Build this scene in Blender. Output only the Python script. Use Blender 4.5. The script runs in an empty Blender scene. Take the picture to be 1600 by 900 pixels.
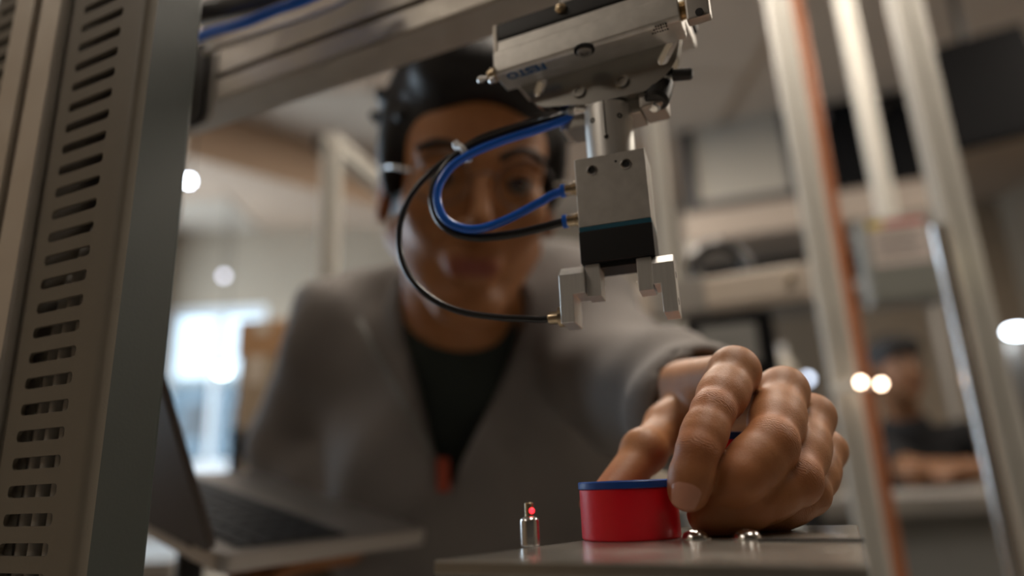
import bpy, bmesh, math, random
import numpy as np
from mathutils import Vector, Matrix
random.seed(7); np.random.seed(7)
PI = math.pi
scn = bpy.context.scene
COL = scn.collection

# ------------------------------------------------------------------ camera
CAM_H = 0.023                       # lens height above the plate (plate top is z = 0)
TH, RO = math.radians(16.0), math.radians(2.3)
FPX = 24/36*1600
R0 = np.array([1., 0, 0]); U0 = np.array([0, -math.sin(TH), math.cos(TH)]); FW = np.array([0, math.cos(TH), math.sin(TH)])
RT = math.cos(RO)*R0 - math.sin(RO)*U0; UP = math.sin(RO)*R0 + math.cos(RO)*U0
CAMP = np.array([0, 0, CAM_H])
cd = bpy.data.cameras.new('camera'); cam = bpy.data.objects.new('camera', cd); COL.objects.link(cam)
cd.lens = 24; cd.sensor_width = 36; cd.sensor_fit = 'HORIZONTAL'; cd.clip_start = 0.01; cd.clip_end = 60
cam.matrix_world = Matrix(((RT[0], UP[0], -FW[0], 0), (RT[1], UP[1], -FW[1], 0), (RT[2], UP[2], -FW[2], CAM_H), (0, 0, 0, 1)))
cd.dof.use_dof = True; cd.dof.focus_distance = 0.285; cd.dof.aperture_fstop = 2.6
scn.camera = cam
# ------------------------------------------------------------------ world, view, lights
scn.view_settings.view_transform = 'Standard'; scn.view_settings.look = 'None'
scn.view_settings.exposure = -0.1; scn.view_settings.gamma = 1.0; scn.view_settings.use_curve_mapping = False
w = bpy.data.worlds.new('World'); scn.world = w; w.use_nodes = True
bg = w.node_tree.nodes['Background']; bg.inputs[0].default_value = (0.74, 0.86, 1.0, 1); bg.inputs[1].default_value = 9.0

FLOOR_Z, CEIL_Z = -1.0, 1.9
XL, XR, YB, YF = -2.5, 3.6, 4.7, -2.6

def area(name, loc, direction, sx, sy, power, color, portal=False):
    ld = bpy.data.lights.new(name, 'AREA'); ld.shape = 'RECTANGLE'; ld.size = sx; ld.size_y = sy
    ld.energy = power; ld.color = color
    o = bpy.data.objects.new(name, ld); COL.objects.link(o); o.location = loc
    o.rotation_euler = Vector(direction).to_track_quat('-Z', 'Y').to_euler()
    if portal: ld.cycles.is_portal = True
    return o
# daylight through the windows on the left, sampled through portals
WIN_BACK = (-2.46, -1.75, 0.2, 1.32)      # x0 x1 z0 z1 in the back wall
WIN_LEFT = (2.0, 4.45, -0.3, 1.75)         # y0 y1 z0 z1 in the left wall
area('window_daylight', ((WIN_BACK[0]+WIN_BACK[1])/2, YB+0.02, (WIN_BACK[2]+WIN_BACK[3])/2), (0, -1, 0), WIN_BACK[1]-WIN_BACK[0], WIN_BACK[3]-WIN_BACK[2], 1, (1, 1, 1), True)
area('window_daylight', (XL-0.02, (WIN_LEFT[0]+WIN_LEFT[1])/2, (WIN_LEFT[2]+WIN_LEFT[3])/2), (1, 0, 0), WIN_LEFT[1]-WIN_LEFT[0], WIN_LEFT[3]-WIN_LEFT[2], 1, (1, 1, 1), True)
WARM = (1.0, 0.885, 0.76)
ADDED_PANELS = [(0.6, 0.22, 0.6, 1.2, 18), (0.55, 1.0, 0.6, 1.2, 30), (-1.75, -0.5, 0.6, 1.2, 14), (2.4, 1.5, 0.6, 1.2, 38), (0.1, 2.5, 0.6, 1.2, 42)]  # overhead panels added out of view, placed for the surfaces they light
for (x, y, sx, sy, p) in ADDED_PANELS:
    area('added_panel_light', (x, y, CEIL_Z-0.045), (0, 0, -1), sx-.06, sy-.06, p, WARM)

# ------------------------------------------------------------------ helpers
def at(px, py, Y):
    d = (px-800)/FPX*RT - (py-450)/FPX*UP + FW
    return CAMP + d*(Y/d[1])
def on_z(px, py, z):
    d = (px-800)/FPX*RT - (py-450)/FPX*UP + FW
    return CAMP + d*((z-CAM_H)/d[2])
def at_off(px, py, n, off):
    d = (px-800)/FPX*RT - (py-450)/FPX*UP + FW
    return CAMP + d*(off/(d@n))
ANG = math.radians(155.5)
MU = np.array([math.cos(ANG), math.sin(ANG), 0]); MV = np.array([MU[1], -MU[0], 0]); EZ = np.array([0, 0, 1.])
GA = math.radians(162.5)
GU = np.array([math.cos(GA), math.sin(GA), 0]); GV = np.array([GU[1], -GU[0], 0])
EX = np.array([1., 0, 0]); EY = np.array([0, 1., 0]); O3 = np.zeros(3)
FM = (O3, MU, MV, EZ); FG = (O3, GU, GV, EZ); FX = (O3, EX, EY, EZ)

def mat(name, color, rough=0.5, metal=0.0, noise=0, nscale=200, bump=0, bscale=400, stretch=None, spec=None, trans=0, emit=None, estr=0, rvar=0, coat=0):
    m = bpy.data.materials.new(name); m.use_nodes = True
    nt = m.node_tree; b = nt.nodes['Principled BSDF']
    b.inputs['Base Color'].default_value = (*color, 1); b.inputs['Roughness'].default_value = rough; b.inputs['Metallic'].default_value = metal
    if spec is not None: b.inputs['Specular IOR Level'].default_value = spec
    if trans: b.inputs['Transmission Weight'].default_value = trans
    if coat: b.inputs['Coat Weight'].default_value = coat
    if emit: b.inputs['Emission Color'].default_value = (*emit, 1); b.inputs['Emission Strength'].default_value = estr
    tc = None
    def coords(st):
        nonlocal tc
        if tc is None: tc = nt.nodes.new('ShaderNodeTexCoord')
        if not st: return tc.outputs['Object']
        mp = nt.nodes.new('ShaderNodeMapping'); mp.inputs['Scale'].default_value = st
        nt.links.new(tc.outputs['Object'], mp.inputs['Vector']); return mp.outputs[0]
    if noise or rvar:
        n = nt.nodes.new('ShaderNodeTexNoise'); n.inputs['Scale'].default_value = nscale; n.inputs['Detail'].default_value = 5
        nt.links.new(coords(stretch), n.inputs['Vector'])
        if noise:
            mx = nt.nodes.new('ShaderNodeMix'); mx.data_type = 'RGBA'
            mx.inputs['A'].default_value = (*[c*(1-noise) for c in color], 1); mx.inputs['B'].default_value = (*[min(1, c*(1+noise)) for c in color], 1)
            nt.links.new(n.outputs['Fac'], mx.inputs['Factor']); nt.links.new(mx.outputs['Result'], b.inputs['Base Color'])
        if rvar:
            mr = nt.nodes.new('ShaderNodeMapRange'); mr.inputs['From Min'].default_value = .3; mr.inputs['From Max'].default_value = .7
            mr.inputs['To Min'].default_value = max(0, rough-rvar); mr.inputs['To Max'].default_value = min(1, rough+rvar)
            nt.links.new(n.outputs['Fac'], mr.inputs['Value']); nt.links.new(mr.outputs[0], b.inputs['Roughness'])
    if bump:
        n2 = nt.nodes.new('ShaderNodeTexNoise'); n2.inputs['Scale'].default_value = bscale; n2.inputs['Detail'].default_value = 3
        nt.links.new(coords(stretch), n2.inputs['Vector'])
        bp = nt.nodes.new('ShaderNodeBump'); bp.inputs['Strength'].default_value = bump; bp.inputs['Distance'].default_value = 0.001
        nt.links.new(n2.outputs['Fac'], bp.inputs['Height']); nt.links.new(bp.outputs[0], b.inputs['Normal'])
    return m

M = {}
M['alu'] = mat('anodised_aluminium', (.60, .555, .49), .45, .55, .10, 60, .03, 900, rvar=.06)
M['alu_dark'] = mat('dull_aluminium', (.40, .38, .35), .45, .8, .08, 50, .03, 700)
M['alu_cast'] = mat('bead_blasted_aluminium', (.60, .58, .54), .42, .65, .20, 160, .05, 2200)
M['alu_mill'] = mat('milled_aluminium', (.76, .75, .72), .36, .55, .12, 120, .05, 900, stretch=(6, 6, .4))
M['plate'] = mat('polished_plate', (.38, .355, .31), .22, .65, .08, 40, .05, 300, rvar=.06)
M['plate_steel'] = mat('smooth_steel', (.43, .42, .39), .27, 1.0, .08, 60)
M['dark_steel'] = mat('dark_wire', (.10, .095, .09), .4, .8)
M['steel'] = mat('bright_steel', (.72, .71, .70), .18, 1.0)
M['brass'] = mat('nickel_brass', (.62, .50, .34), .25, 1.0)
M['black_metal'] = mat('black_anodised', (.012, .012, .012), .45, .0, bump=.05)
M['black_plastic'] = mat('black_plastic', (.010, .010, .011), .42, 0)
M['hole'] = mat('dark_bore', (.01, .01, .01), .7, 0)
M['teal'] = mat('teal_seal', (.01, .10, .16), .45, 0)
M['duct'] = mat('grey_duct_plastic', (.20, .175, .135), .55, 0, .06, 90, .08, 800)
M['cover'] = mat('greygreen_shaded_cover', (.038, .046, .040), .5, 0, .05, 60, .06, 700)  # darkened: the shade on its side face is in the colour
M['red'] = mat('red_plastic', (.72, .003, .016), .36, 0, .06, 120, .10, 500, rvar=.06)
M['blue_lid'] = mat('blue_plastic', (.006, .060, .30), .38, 0, .12, 300, .15, 500)
M['blue_hose'] = mat('blue_hose', (.010, .155, .78), .28, 0, coat=.3)
M['black_hose'] = mat('black_hose', (.010, .010, .011), .30, 0, coat=.3)
M['white_plastic'] = mat('white_nylon', (.75, .75, .75), .4, 0)
M['cable_grey'] = mat('grey_cable', (.42, .40, .36), .5, 0)
M['print_blue'] = mat('blue_print', (.008, .10, .26), .5, 0)
M['print_black'] = mat('black_print', (.015, .013, .012), .5, 0)
M['copper'] = mat('orange_reflection_pipe', (.42, .155, .068), .42, .5, .2, 20)
M['beige_wall'] = mat('beige_wall_paint', (.37, .295, .215), .8, 0, .06, 3, .1, 60)
M['fill_cut_wall'] = mat('darkened_unseen_wall', (.07, .065, .06), .8, 0, .06, 3)  # for the unseen wall behind the camera, darkened to cut frontal fill
M['ceil'] = mat('ceiling_paint', (.46, .375, .295), .85, 0, .12, 4, .1, 50)
M['ceil_tan'] = mat('tan_ceiling_board', (.46, .33, .235), .8, 0, .12, 5)
M['floor'] = mat('grey_floor', (.16, .15, .14), .5, 0, .15, 6)
M['white_alu'] = mat('pale_aluminium', (.66, .64, .58), .42, .45, .06, 30)
M['cream'] = mat('cream_shell', (.62, .54, .45), .45, 0, .06, 40)
M['dark_case'] = mat('dark_case', (.006, .006, .0065), .7, 0, spec=.08)
M['shelf_board'] = mat('beige_shelf_board', (.38, .31, .25), .6, 0, .06, 15)
M['bezel'] = mat('dark_grey_bezel', (.035, .034, .034), .5, 0)
M['grey_case'] = mat('grey_case', (.20, .20, .19), .5, 0, .05, 20)
M['screen_light'] = mat('pale_screen', (.38, .35, .30), .35, 0, .05, 6)
M['glass'] = mat('window_glass', (1, 1, 1), 0.0, 0, trans=1.0)
M['cardboard'] = mat('cardboard', (.42, .24, .12), .8, 0, .1, 20)
M['laptop'] = mat('laptop_aluminium', (.42, .40, .38), .4, .7)
M['lid_shaded'] = mat('shaded_laptop_lid', (.060, .048, .042), .5, .3)  # aluminium lid in shadow; the shade is put into the colour
M['screen_off'] = mat('dark_screen', (.02, .015, .012), .25, 0)
M['key'] = mat('black_key', (.015, .015, .015), .5, 0)

# ---- mesh tools
class MB:
    def __init__(s): s.v = []; s.f = []
    def add(s, vs, fs):
        n = len(s.v); s.v += [tuple(map(float, p)) for p in vs]; s.f += [tuple(i+n for i in f) for f in fs]; return s
    def bm_add(s, bm):
        bm.verts.index_update(); s.add([v.co for v in bm.verts], [[v.index for v in f.verts] for f in bm.faces]); bm.free(); return s
    def box(s, fr, lo, hi, bev=0, seg=2):
        o, a, b, c = fr; bm = bmesh.new()
        vs = [bm.verts.new(o+a*x+b*y+c*z) for x in (lo[0], hi[0]) for y in (lo[1], hi[1]) for z in (lo[2], hi[2])]
        for q in ((0, 1, 3, 2), (4, 6, 7, 5), (0, 4, 5, 1), (2, 3, 7, 6), (0, 2, 6, 4), (1, 5, 7, 3)): bm.faces.new([vs[i] for i in q])
        bmesh.ops.recalc_face_normals(bm, faces=bm.faces)
        if bev: bmesh.ops.bevel(bm, geom=bm.edges[:], offset=bev, segments=seg, affect='EDGES', profile=.5)
        return s.bm_add(bm)
    def prism(s, poly, o, a, b, c, c0, c1, bev=0, seg=2):
        bm = bmesh.new(); n = len(poly)
        lo = [bm.verts.new(o+a*p+b*q+c*c0) for p, q in poly]; hi = [bm.verts.new(o+a*p+b*q+c*c1) for p, q in poly]
        bm.faces.new(lo[::-1]); bm.faces.new(hi)
        for i in range(n): bm.faces.new((lo[i], lo[(i+1) % n], hi[(i+1) % n], hi[i]))
        bmesh.ops.recalc_face_normals(bm, faces=bm.faces)
        if bev: bmesh.ops.bevel(bm, geom=bm.edges[:], offset=bev, segments=seg, affect='EDGES', profile=.5, clamp_overlap=True)
        return s.bm_add(bm)
    def lathe(s, prof, o, ax, n=32, cap=True):
        ax = np.array(ax, float); ax /= np.linalg.norm(ax); t = np.cross(ax, EX if abs(ax[0]) < .8 else EY); t /= np.linalg.norm(t); b = np.cross(ax, t)
        vs = []; fs = []
        for r, h in prof:
            for k in range(n):
                q = 2*PI*k/n; vs.append(o+ax*h+(t*math.cos(q)+b*math.sin(q))*r)
        for i in range(len(prof)-1):
            for k in range(n): k2 = (k+1) % n; fs.append((i*n+k, i*n+k2, (i+1)*n+k2, (i+1)*n+k))
        if cap: fs.append(tuple(range(n))[::-1]); fs.append(tuple((len(prof)-1)*n+k for k in range(n)))
        return s.add(vs, fs)
    def tube(s, pts, r, n=14, sub=8, rr=None):
        P = np.array(pts, float)
        if sub > 1 and len(P) > 2:
            Q = np.vstack([2*P[0]-P[1], P, 2*P[-1]-P[-2]]); out = []
            for i in range(1, len(Q)-2):
                for k in range(sub):
                    t = k/sub; p0, p1, p2, p3 = Q[i-1:i+3]
                    out.append(.5*((2*p1)+(p2-p0)*t+(2*p0-5*p1+4*p2-p3)*t*t+(3*p1-p0-3*p2+p3)*t**3))
            out.append(P[-1]); P = np.array(out)
        T = np.gradient(P, axis=0); T /= np.linalg.norm(T, axis=1)[:, None]
        nrm = np.cross(T[0], EZ if abs(T[0][2]) < .9 else EX); nrm /= np.linalg.norm(nrm); vs = []; fs = []
        for i in range(len(P)):
            nrm = nrm-T[i]*(nrm@T[i]); nrm /= np.linalg.norm(nrm); b = np.cross(T[i], nrm)
            for k in range(n):
                q = 2*PI*k/n; vs.append(P[i]+(nrm*math.cos(q)+b*math.sin(q))*r)
        for i in range(len(P)-1):
            for k in range(n): k2 = (k+1) % n; fs.append((i*n+k, i*n+k2, (i+1)*n+k2, (i+1)*n+k))
        fs.append(tuple(range(n))[::-1]); fs.append(tuple((len(P)-1)*n+k for k in range(n)))
        return s.add(vs, fs)
    def sphere(s, c, r, n=16, m=10, sq=(1, 1, 1)):
        vs = []; fs = []
        for i in range(m+1):
            p = PI*i/m
            for k in range(n): q = 2*PI*k/n; vs.append(np.array(c)+np.array([math.sin(p)*math.cos(q)*sq[0], math.sin(p)*math.sin(q)*sq[1], math.cos(p)*sq[2]])*r)
        for i in range(m):
            for k in range(n): k2 = (k+1) % n; fs.append((i*n+k, (i+1)*n+k, (i+1)*n+k2, i*n+k2))
        return s.add(vs, fs)

def wloc(o):
    p = np.zeros(3)
    while o is not None: p += np.array(o.location); o = o.parent
    return p
def make(name, mb, m, parent=None, loc=None, smooth=35):
    V = np.array(mb.v, float)
    base = wloc(parent) if parent is not None else np.zeros(3)
    org = np.array(loc, float) if loc is not None else (base if parent is not None else V.mean(0))
    me = bpy.data.meshes.new(name); me.from_pydata((V-org).tolist(), [], mb.f); me.update()
    bm = bmesh.new(); bm.from_mesh(me); bmesh.ops.remove_doubles(bm, verts=bm.verts, dist=1e-6); bmesh.ops.recalc_face_normals(bm, faces=bm.faces); bm.to_mesh(me); bm.free()
    me.materials.append(m)
    if smooth:
        me.polygons.foreach_set('use_smooth', [True]*len(me.polygons)); me.set_sharp_from_angle(angle=math.radians(smooth))
    o = bpy.data.objects.new(name, me); COL.objects.link(o)
    if parent is not None: o.parent = parent
    o.location = org-base
    if smooth:
        wn = o.modifiers.new('weighted_normals', 'WEIGHTED_NORMAL'); wn.keep_sharp = True; wn.weight = 80
    return o
def tag(o, label, cat, group=None, kind=None):
    if label: o['label'] = label
    if cat: o['category'] = cat
    if group: o['group'] = group
    if kind: o['kind'] = kind
    return o
def thing(name, label, cat, loc, group=None):
    o = bpy.data.objects.new(name, None); COL.objects.link(o); o.location = tuple(loc); o.empty_display_size = .02
    return tag(o, label, cat, group)
def struct(name, mb, m, parent=None):
    o = make(name, mb, m, parent)
    if parent is None: o['kind'] = 'structure'
    return o
def rrect(w, h, r, n=5, cx=0, cy=0):
    out = []
    for sx, sy, a0 in ((1, 1, 0), (-1, 1, 90), (-1, -1, 180), (1, -1, 270)):
        for k in range(n+1):
            q = math.radians(a0+90*k/n); out.append((cx+sx*(w/2-r)+r*math.cos(q), cy+sy*(h/2-r)+r*math.sin(q)))
    return out
def tslot(w, h, g=.008, d=.0095, lip=.002, und=.004, ch=.0012, sides='NSEW'):
    """outline of a slotted profile, w x h, centred on the origin"""
    def side(L, has, depth):
        if not has: return []
        return [(-g/2, 0), (-g/2, lip), (-g/2-und, lip), (-g/2-und, lip+.002), (-g/2+.001, depth), (g/2-.001, depth), (g/2+und, lip+.002), (g/2+und, lip), (g/2, lip), (g/2, 0)]
    P = []
    dd = min(d, w*.36, h*.36)
    P += [(-w/2+ch, -h/2)] + [(x, -h/2+y) for x, y in side(w, 'S' in sides, dd)] + [(w/2-ch, -h/2)]
    P += [(w/2, -h/2+ch)] + [(w/2-y, x) for x, y in side(h, 'E' in sides, dd)] + [(w/2, h/2-ch)]
    P += [(w/2-ch, h/2)] + [(-x, h/2-y) for x, y in side(w, 'N' in sides, dd)] + [(-w/2+ch, h/2)]
    P += [(-w/2, h/2-ch)] + [(-w/2+y, -x) for x, y in side(h, 'W' in sides, dd)] + [(-w/2, -h/2+ch)]
    return P

# ---- signed-distance sculpting on a (possibly uneven) grid
BIG = 9.0
class Sculpt:
    def __init__(s, xs, ys, zs):
        s.x, s.y, s.z = [np.asarray(a, np.float32) for a in (xs, ys, zs)]
        s.d = np.full((len(xs), len(ys), len(zs)), BIG, np.float32)
    def sub(s, lo, hi):
        sl = []
        for a, l, h in zip((s.x, s.y, s.z), lo, hi):
            i = max(0, int(np.searchsorted(a, l))-1); j = min(len(a), int(np.searchsorted(a, h))+1); sl.append(slice(i, max(i, j)))
        return tuple(sl)
    def coords(s, sl): return np.meshgrid(s.x[sl[0]], s.y[sl[1]], s.z[sl[2]], indexing='ij', sparse=True)
    def apply(s, sl, val, k, mode='add'):
        d = s.d[sl]
        if d.size == 0: return
        if mode == 'cut':
            val = -val; h = np.maximum(k-np.abs(d-val), 0)/max(k, 1e-9); s.d[sl] = np.maximum(d, val)+h*h*k*.25
        else:
            h = np.maximum(k-np.abs(d-val), 0)/max(k, 1e-9); s.d[sl] = np.minimum(d, val)-h*h*k*.25
    def cone(s, a, b, r1, r2, k=.004, mode='add', flat=None):
        a = np.array(a, float); b = np.array(b, float); m = max(r1, r2)+k+.012
        sl = s.sub(np.minimum(a, b)-m, np.maximum(a, b)+m); X, Y, Z = s.coords(sl); ba = b-a; L = ba@ba+1e-12
        px, py, pz = X-a[0], Y-a[1], Z-a[2]
        t = np.clip((px*ba[0]+py*ba[1]+pz*ba[2])/L, 0, 1)
        qx, qy, qz = px-t*ba[0], py-t*ba[1], pz-t*ba[2]
        q2 = qx*qx+qy*qy+qz*qz
        if flat is not None:          # (axis, factor): squash across an axis
            f, fac = flat; f = np.array(f)/np.linalg.norm(f); e = qx*f[0]+qy*f[1]+qz*f[2]; q2 = q2+e*e*(fac*fac-1)
        s.apply(sl, (np.sqrt(q2)-(r1+(r2-r1)*t)).astype(np.float32), k, mode)
    def ell(s, c, r, k=.006, rot=None, mode='add'):
        c = np.array(c, float); r = np.array(r, float); m = max(r)+k+.015
        sl = s.sub(c-m, c+m); X, Y, Z = s.coords(sl); p = (X-c[0], Y-c[1], Z-c[2])
        if rot is not None:           # rows of rot: local axes
            p = tuple(p[0]*rot[i][0]+p[1]*rot[i][1]+p[2]*rot[i][2] for i in range(3))
        q0 = np.sqrt((p[0]/r[0])**2+(p[1]/r[1])**2+(p[2]/r[2])**2); q1 = np.sqrt((p[0]/r[0]**2)**2+(p[1]/r[1]**2)**2+(p[2]/r[2]**2)**2)+1e-6
        s.apply(sl, (q0*(q0-1)/q1).astype(np.float32), k, mode)
    def mesh(s):
        d = s.d; ins = d < 0; nx, ny, nz = d.shape
        cnt = np.zeros((nx-1, ny-1, nz-1), np.uint8)
        for i in (0, 1):
            for j in (0, 1):
                for k in (0, 1): cnt += ins[i:nx-1+i, j:ny-1+j, k:nz-1+k]
        I, J, K = np.nonzero((cnt > 0) & (cnt < 8)); n = len(I)
        idx = np.full(cnt.shape, -1, np.int32); idx[I, J, K] = np.arange(n)
        ax = (s.x, s.y, s.z); acc = np.zeros((n, 3)); num = np.zeros(n)
        C = [(i, j, k) for i in (0, 1) for j in (0, 1) for k in (0, 1)]
        for e in [(a, b) for a in C for b in C if sum(b)-sum(a) == 1 and sum(abs(p-q) for p, q in zip(a, b)) == 1]:
            a, b = e
            da = d[I+a[0], J+a[1], K+a[2]]; db = d[I+b[0], J+b[1], K+b[2]]; c = (da < 0) != (db < 0)
            t = np.where(c, da/np.where(c, da-db, 1), 0)
            pa = np.stack([s.x[I+a[0]], s.y[J+a[1]], s.z[K+a[2]]], 1); pb = np.stack([s.x[I+b[0]], s.y[J+b[1]], s.z[K+b[2]]], 1)
            acc[c] += (pa+(pb-pa)*t[:, None])[c]; num += c
        V = acc/num[:, None]; F = []
        for axis in range(3):
            A = [slice(None)]*3; B = [slice(None)]*3; A[axis] = slice(0, -1); B[axis] = slice(1, None)
            ch = ins[tuple(A)] != ins[tuple(B)]
            o1, o2 = [q for q in range(3) if q != axis]
            E = np.argwhere(ch); E = E[(E[:, o1] > 0) & (E[:, o2] > 0) & (E[:, o1] < d.shape[o1]-1) & (E[:, o2] < d.shape[o2]-1)]
            def cell(a, b):
                q = E.copy(); q[:, o1] -= a; q[:, o2] -= b; return idx[q[:, 0], q[:, 1], q[:, 2]]
            Q = np.stack([cell(1, 1), cell(0, 1), cell(0, 0), cell(1, 0)], 1)
            fl = ins[tuple(A)][E[:, 0], E[:, 1], E[:, 2]]
            if axis == 1: fl = ~fl
            Q[~fl] = Q[~fl][:, ::-1]
            F.append(Q[(Q >= 0).all(1)])
        return V, np.vstack(F)
def np_mesh(name, V, F, m, parent, smooth=True, relax=0):
    base = wloc(parent); me = bpy.data.meshes.new(name)
    if relax:
        E = np.vstack([F[:, [0, 1]], F[:, [1, 2]], F[:, [2, 3]], F[:, [3, 0]]])
        for _ in range(relax):
            S = np.zeros_like(V); N = np.zeros(len(V))
            np.add.at(S, E[:, 0], V[E[:, 1]]); np.add.at(S, E[:, 1], V[E[:, 0]]); np.add.at(N, E[:, 0], 1); np.add.at(N, E[:, 1], 1)
            V = V+.5*(S/np.maximum(N, 1)[:, None]-V)
    me.vertices.add(len(V)); me.vertices.foreach_set('co', (V-base).astype(np.float32).ravel())
    me.loops.add(F.size); me.loops.foreach_set('vertex_index', F.astype(np.int32).ravel())
    me.polygons.add(len(F)); me.polygons.foreach_set('loop_start', np.arange(0, F.size, 4, dtype=np.int32))
    me.polygons.foreach_set('use_smooth', np.ones(len(F), bool)); me.update(calc_edges=True); me.validate()
    me.materials.append(m); o = bpy.data.objects.new(name, me); COL.objects.link(o); o.parent = parent; o.location = (0, 0, 0)
    return o, V
def axis_pts(segs):
    out = []
    for a, b, st in segs: out += list(np.arange(a, b-1e-9, st))
    out.append(segs[-1][1]); return np.array(out)
def unit(a): a = np.array(a, float); return a/np.linalg.norm(a)

# ================================================================== the room
wt = .12
def wall_with_hole(name, o, a, b, c, A0, A1, B0, B1, h, m):
    mb = MB(); a0, a1, b0, b1 = h; fr = (o, a, b, c)
    mb.box(fr, (A0, B0, 0), (a0, B1, wt)); mb.box(fr, (a1, B0, 0), (A1, B1, wt))
    mb.box(fr, (a0, B0, 0), (a1, b0, wt)); mb.box(fr, (a0, b1, 0), (a1, B1, wt))
    return struct(name, mb, m)
struct('floor', MB().box(FX, (XL-.2, YF-.2, FLOOR_Z-.1), (XR+.2, YB+.2, FLOOR_Z)), M['floor'])
wall_with_hole('wall_back', np.array([0, YB, 0]), EX, EZ, EY, XL-.12, XR+.12, FLOOR_Z, CEIL_Z, WIN_BACK, M['beige_wall'])
wall_with_hole('wall_left', np.array([XL, 0, 0]), EY, EZ, -EX, YF, YB, FLOOR_Z, CEIL_Z, WIN_LEFT, M['beige_wall'])
struct('wall_right', MB().box(FX, (XR, YF, FLOOR_Z), (XR+wt, YB, CEIL_Z)), M['beige_wall'])
struct('wall_front', MB().box(FX, (XL, YF-wt, FLOOR_Z), (XR, YF, CEIL_Z)), M['fill_cut_wall'])
ceiling = struct('ceiling', MB().box(FX, (XL-.2, YF-.2, CEIL_Z), (XR+.2, YB+.2, CEIL_Z+.1)), M['ceil'])
for i in range(6):
    for j in range(6):
        x0, y0 = -2.42+i*.6, 1.1+j*.6
        make('ceiling_tile', MB().box(FX, (x0+.008, y0+.008, CEIL_Z-.02), (x0+.592, y0+.592, CEIL_Z+.005)), M['ceil_tan'] if (i*5+j*3) % 4 < 2 else M['ceil'], ceiling, smooth=0)
for (x, y, sx, sy, p) in ADDED_PANELS:
    make('added_panel_housing', MB().box(FX, (x-sx/2, y-sy/2, CEIL_Z-.04), (x+sx/2, y+sy/2, CEIL_Z+.005), .004), M['white_plastic'], ceiling, smooth=0)
for k, (x0, y0, x1, y1) in enumerate([(-2.4, 2.4, -.2, 4.4), (-2.4, 3.6, -1.3, 2.0)]):
    d = unit((x1-x0, y1-y0, 0)); L = math.hypot(x1-x0, y1-y0)
    struct('trim_%d' % (k+1), MB().box((np.array([x0, y0, CEIL_Z-.30]), d, np.array([-d[1], d[0], 0]), EZ), (0, -.16, 0), (L, .16, .28)), M['ceil_tan'] if k == 0 else M['grey_case'])
# windows: frame bars, mullions, panes
def thin_glass(ior=1.45, tint=(.93, .96, .97, 1)):
    m = bpy.data.materials.new('clear_pane'); m.use_nodes = True; nt = m.node_tree; nt.nodes.clear()
    out = nt.nodes.new('ShaderNodeOutputMaterial'); mx = nt.nodes.new('ShaderNodeMixShader'); tr = nt.nodes.new('ShaderNodeBsdfTransparent'); gl = nt.nodes.new('ShaderNodeBsdfGlossy')
    lw = nt.nodes.new('ShaderNodeLayerWeight'); pw = nt.nodes.new('ShaderNodeMath'); pw.operation = 'POWER'; pw.inputs[1].default_value = 5; ma = nt.nodes.new('ShaderNodeMath'); ma.operation = 'MULTIPLY_ADD'; ma.inputs[1].default_value = .7; ma.inputs[2].default_value = ((ior-1)/(ior+1))**2
    nt.links.new(lw.outputs['Facing'], pw.inputs[0]); nt.links.new(pw.outputs[0], ma.inputs[0]); gl.inputs['Roughness'].default_value = .02; tr.inputs[0].default_value = tint
    nt.links.new(ma.outputs[0], mx.inputs[0]); nt.links.new(tr.outputs[0], mx.inputs[1]); nt.links.new(gl.outputs[0], mx.inputs[2]); nt.links.new(mx.outputs[0], out.inputs[0]); return m
M['pane'] = thin_glass(); M['sky_dimming_pane'] = thin_glass(1.45, (.47, .50, .51, 1))  # back window's tint is added to dim the sky seen through it
def window(name, o, a, b, c, h, cols):
    a0, a1, b0, b1 = h; fr = (o, a, b, c); t = .05; mb = MB()
    mb.box(fr, (a0, b0, .02), (a1, b0+t, .09)); mb.box(fr, (a0, b1-t, .02), (a1, b1, .09))
    mb.box(fr, (a0, b0+t, .02), (a0+t, b1-t, .09)); mb.box(fr, (a1-t, b0+t, .02), (a1, b1-t, .09))
    wn = struct(name, mb, M['white_plastic']); st = (a1-a0-2*t)/cols
    for k in range(cols):
        p0 = a0+t+k*st
        if k: make('mullion', MB().box(fr, (p0-.02, b0+t, .025), (p0+.02, b1-t, .085)), M['white_plastic'], wn, smooth=0)
        make('pane', MB().box(fr, (p0+.02*(k > 0), b0+t, .05), (p0+st-.02*(k < cols-1), b1-t, .054)), M['sky_dimming_pane' if name == 'window_1' else 'pane'], wn, smooth=0)
window('window_1', np.array([0, YB, 0]), EX, EZ, EY, WIN_BACK, 2)
window('window_2', np.array([XL, 0, 0]), EY, EZ, -EX, WIN_LEFT, 4)
struct('trim_3', MB().box(FX, (WIN_BACK[0]-.05, YB-.14, WIN_BACK[2]-.05), (WIN_BACK[1]+.05, YB, WIN_BACK[2]), .004), M['white_plastic'])
# what stands outside the back window
b = thing('building', 'low blue-grey building seen through the window at left', 'building', (-4.2, 10, -1)); 
make('wall', MB().box(FX, (-7.5, 9.5, -1.0), (-2.6, 11, 1.52)), mat('blue_grey_facade', (.16, .22, .26), .7, 0, .2, 2), b, smooth=0)
for k in range(7):
    for j in range(2):
        make('window', MB().box(FX, (-7.2+k*.65, 9.47, .1+j*.7), (-6.8+k*.65, 9.52, .55+j*.7)), M['screen_off'], b, smooth=0)
make('roof', MB().box(FX, (-7.6, 9.4, 1.52), (-2.5, 11.1, 1.62)), M['cable_grey'], b, smooth=0)
g = MB().box(FX, (-9, YB+.3, -1.2), (0, 14, -1.05)); struct('trim_4', g, M['floor'])
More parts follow.
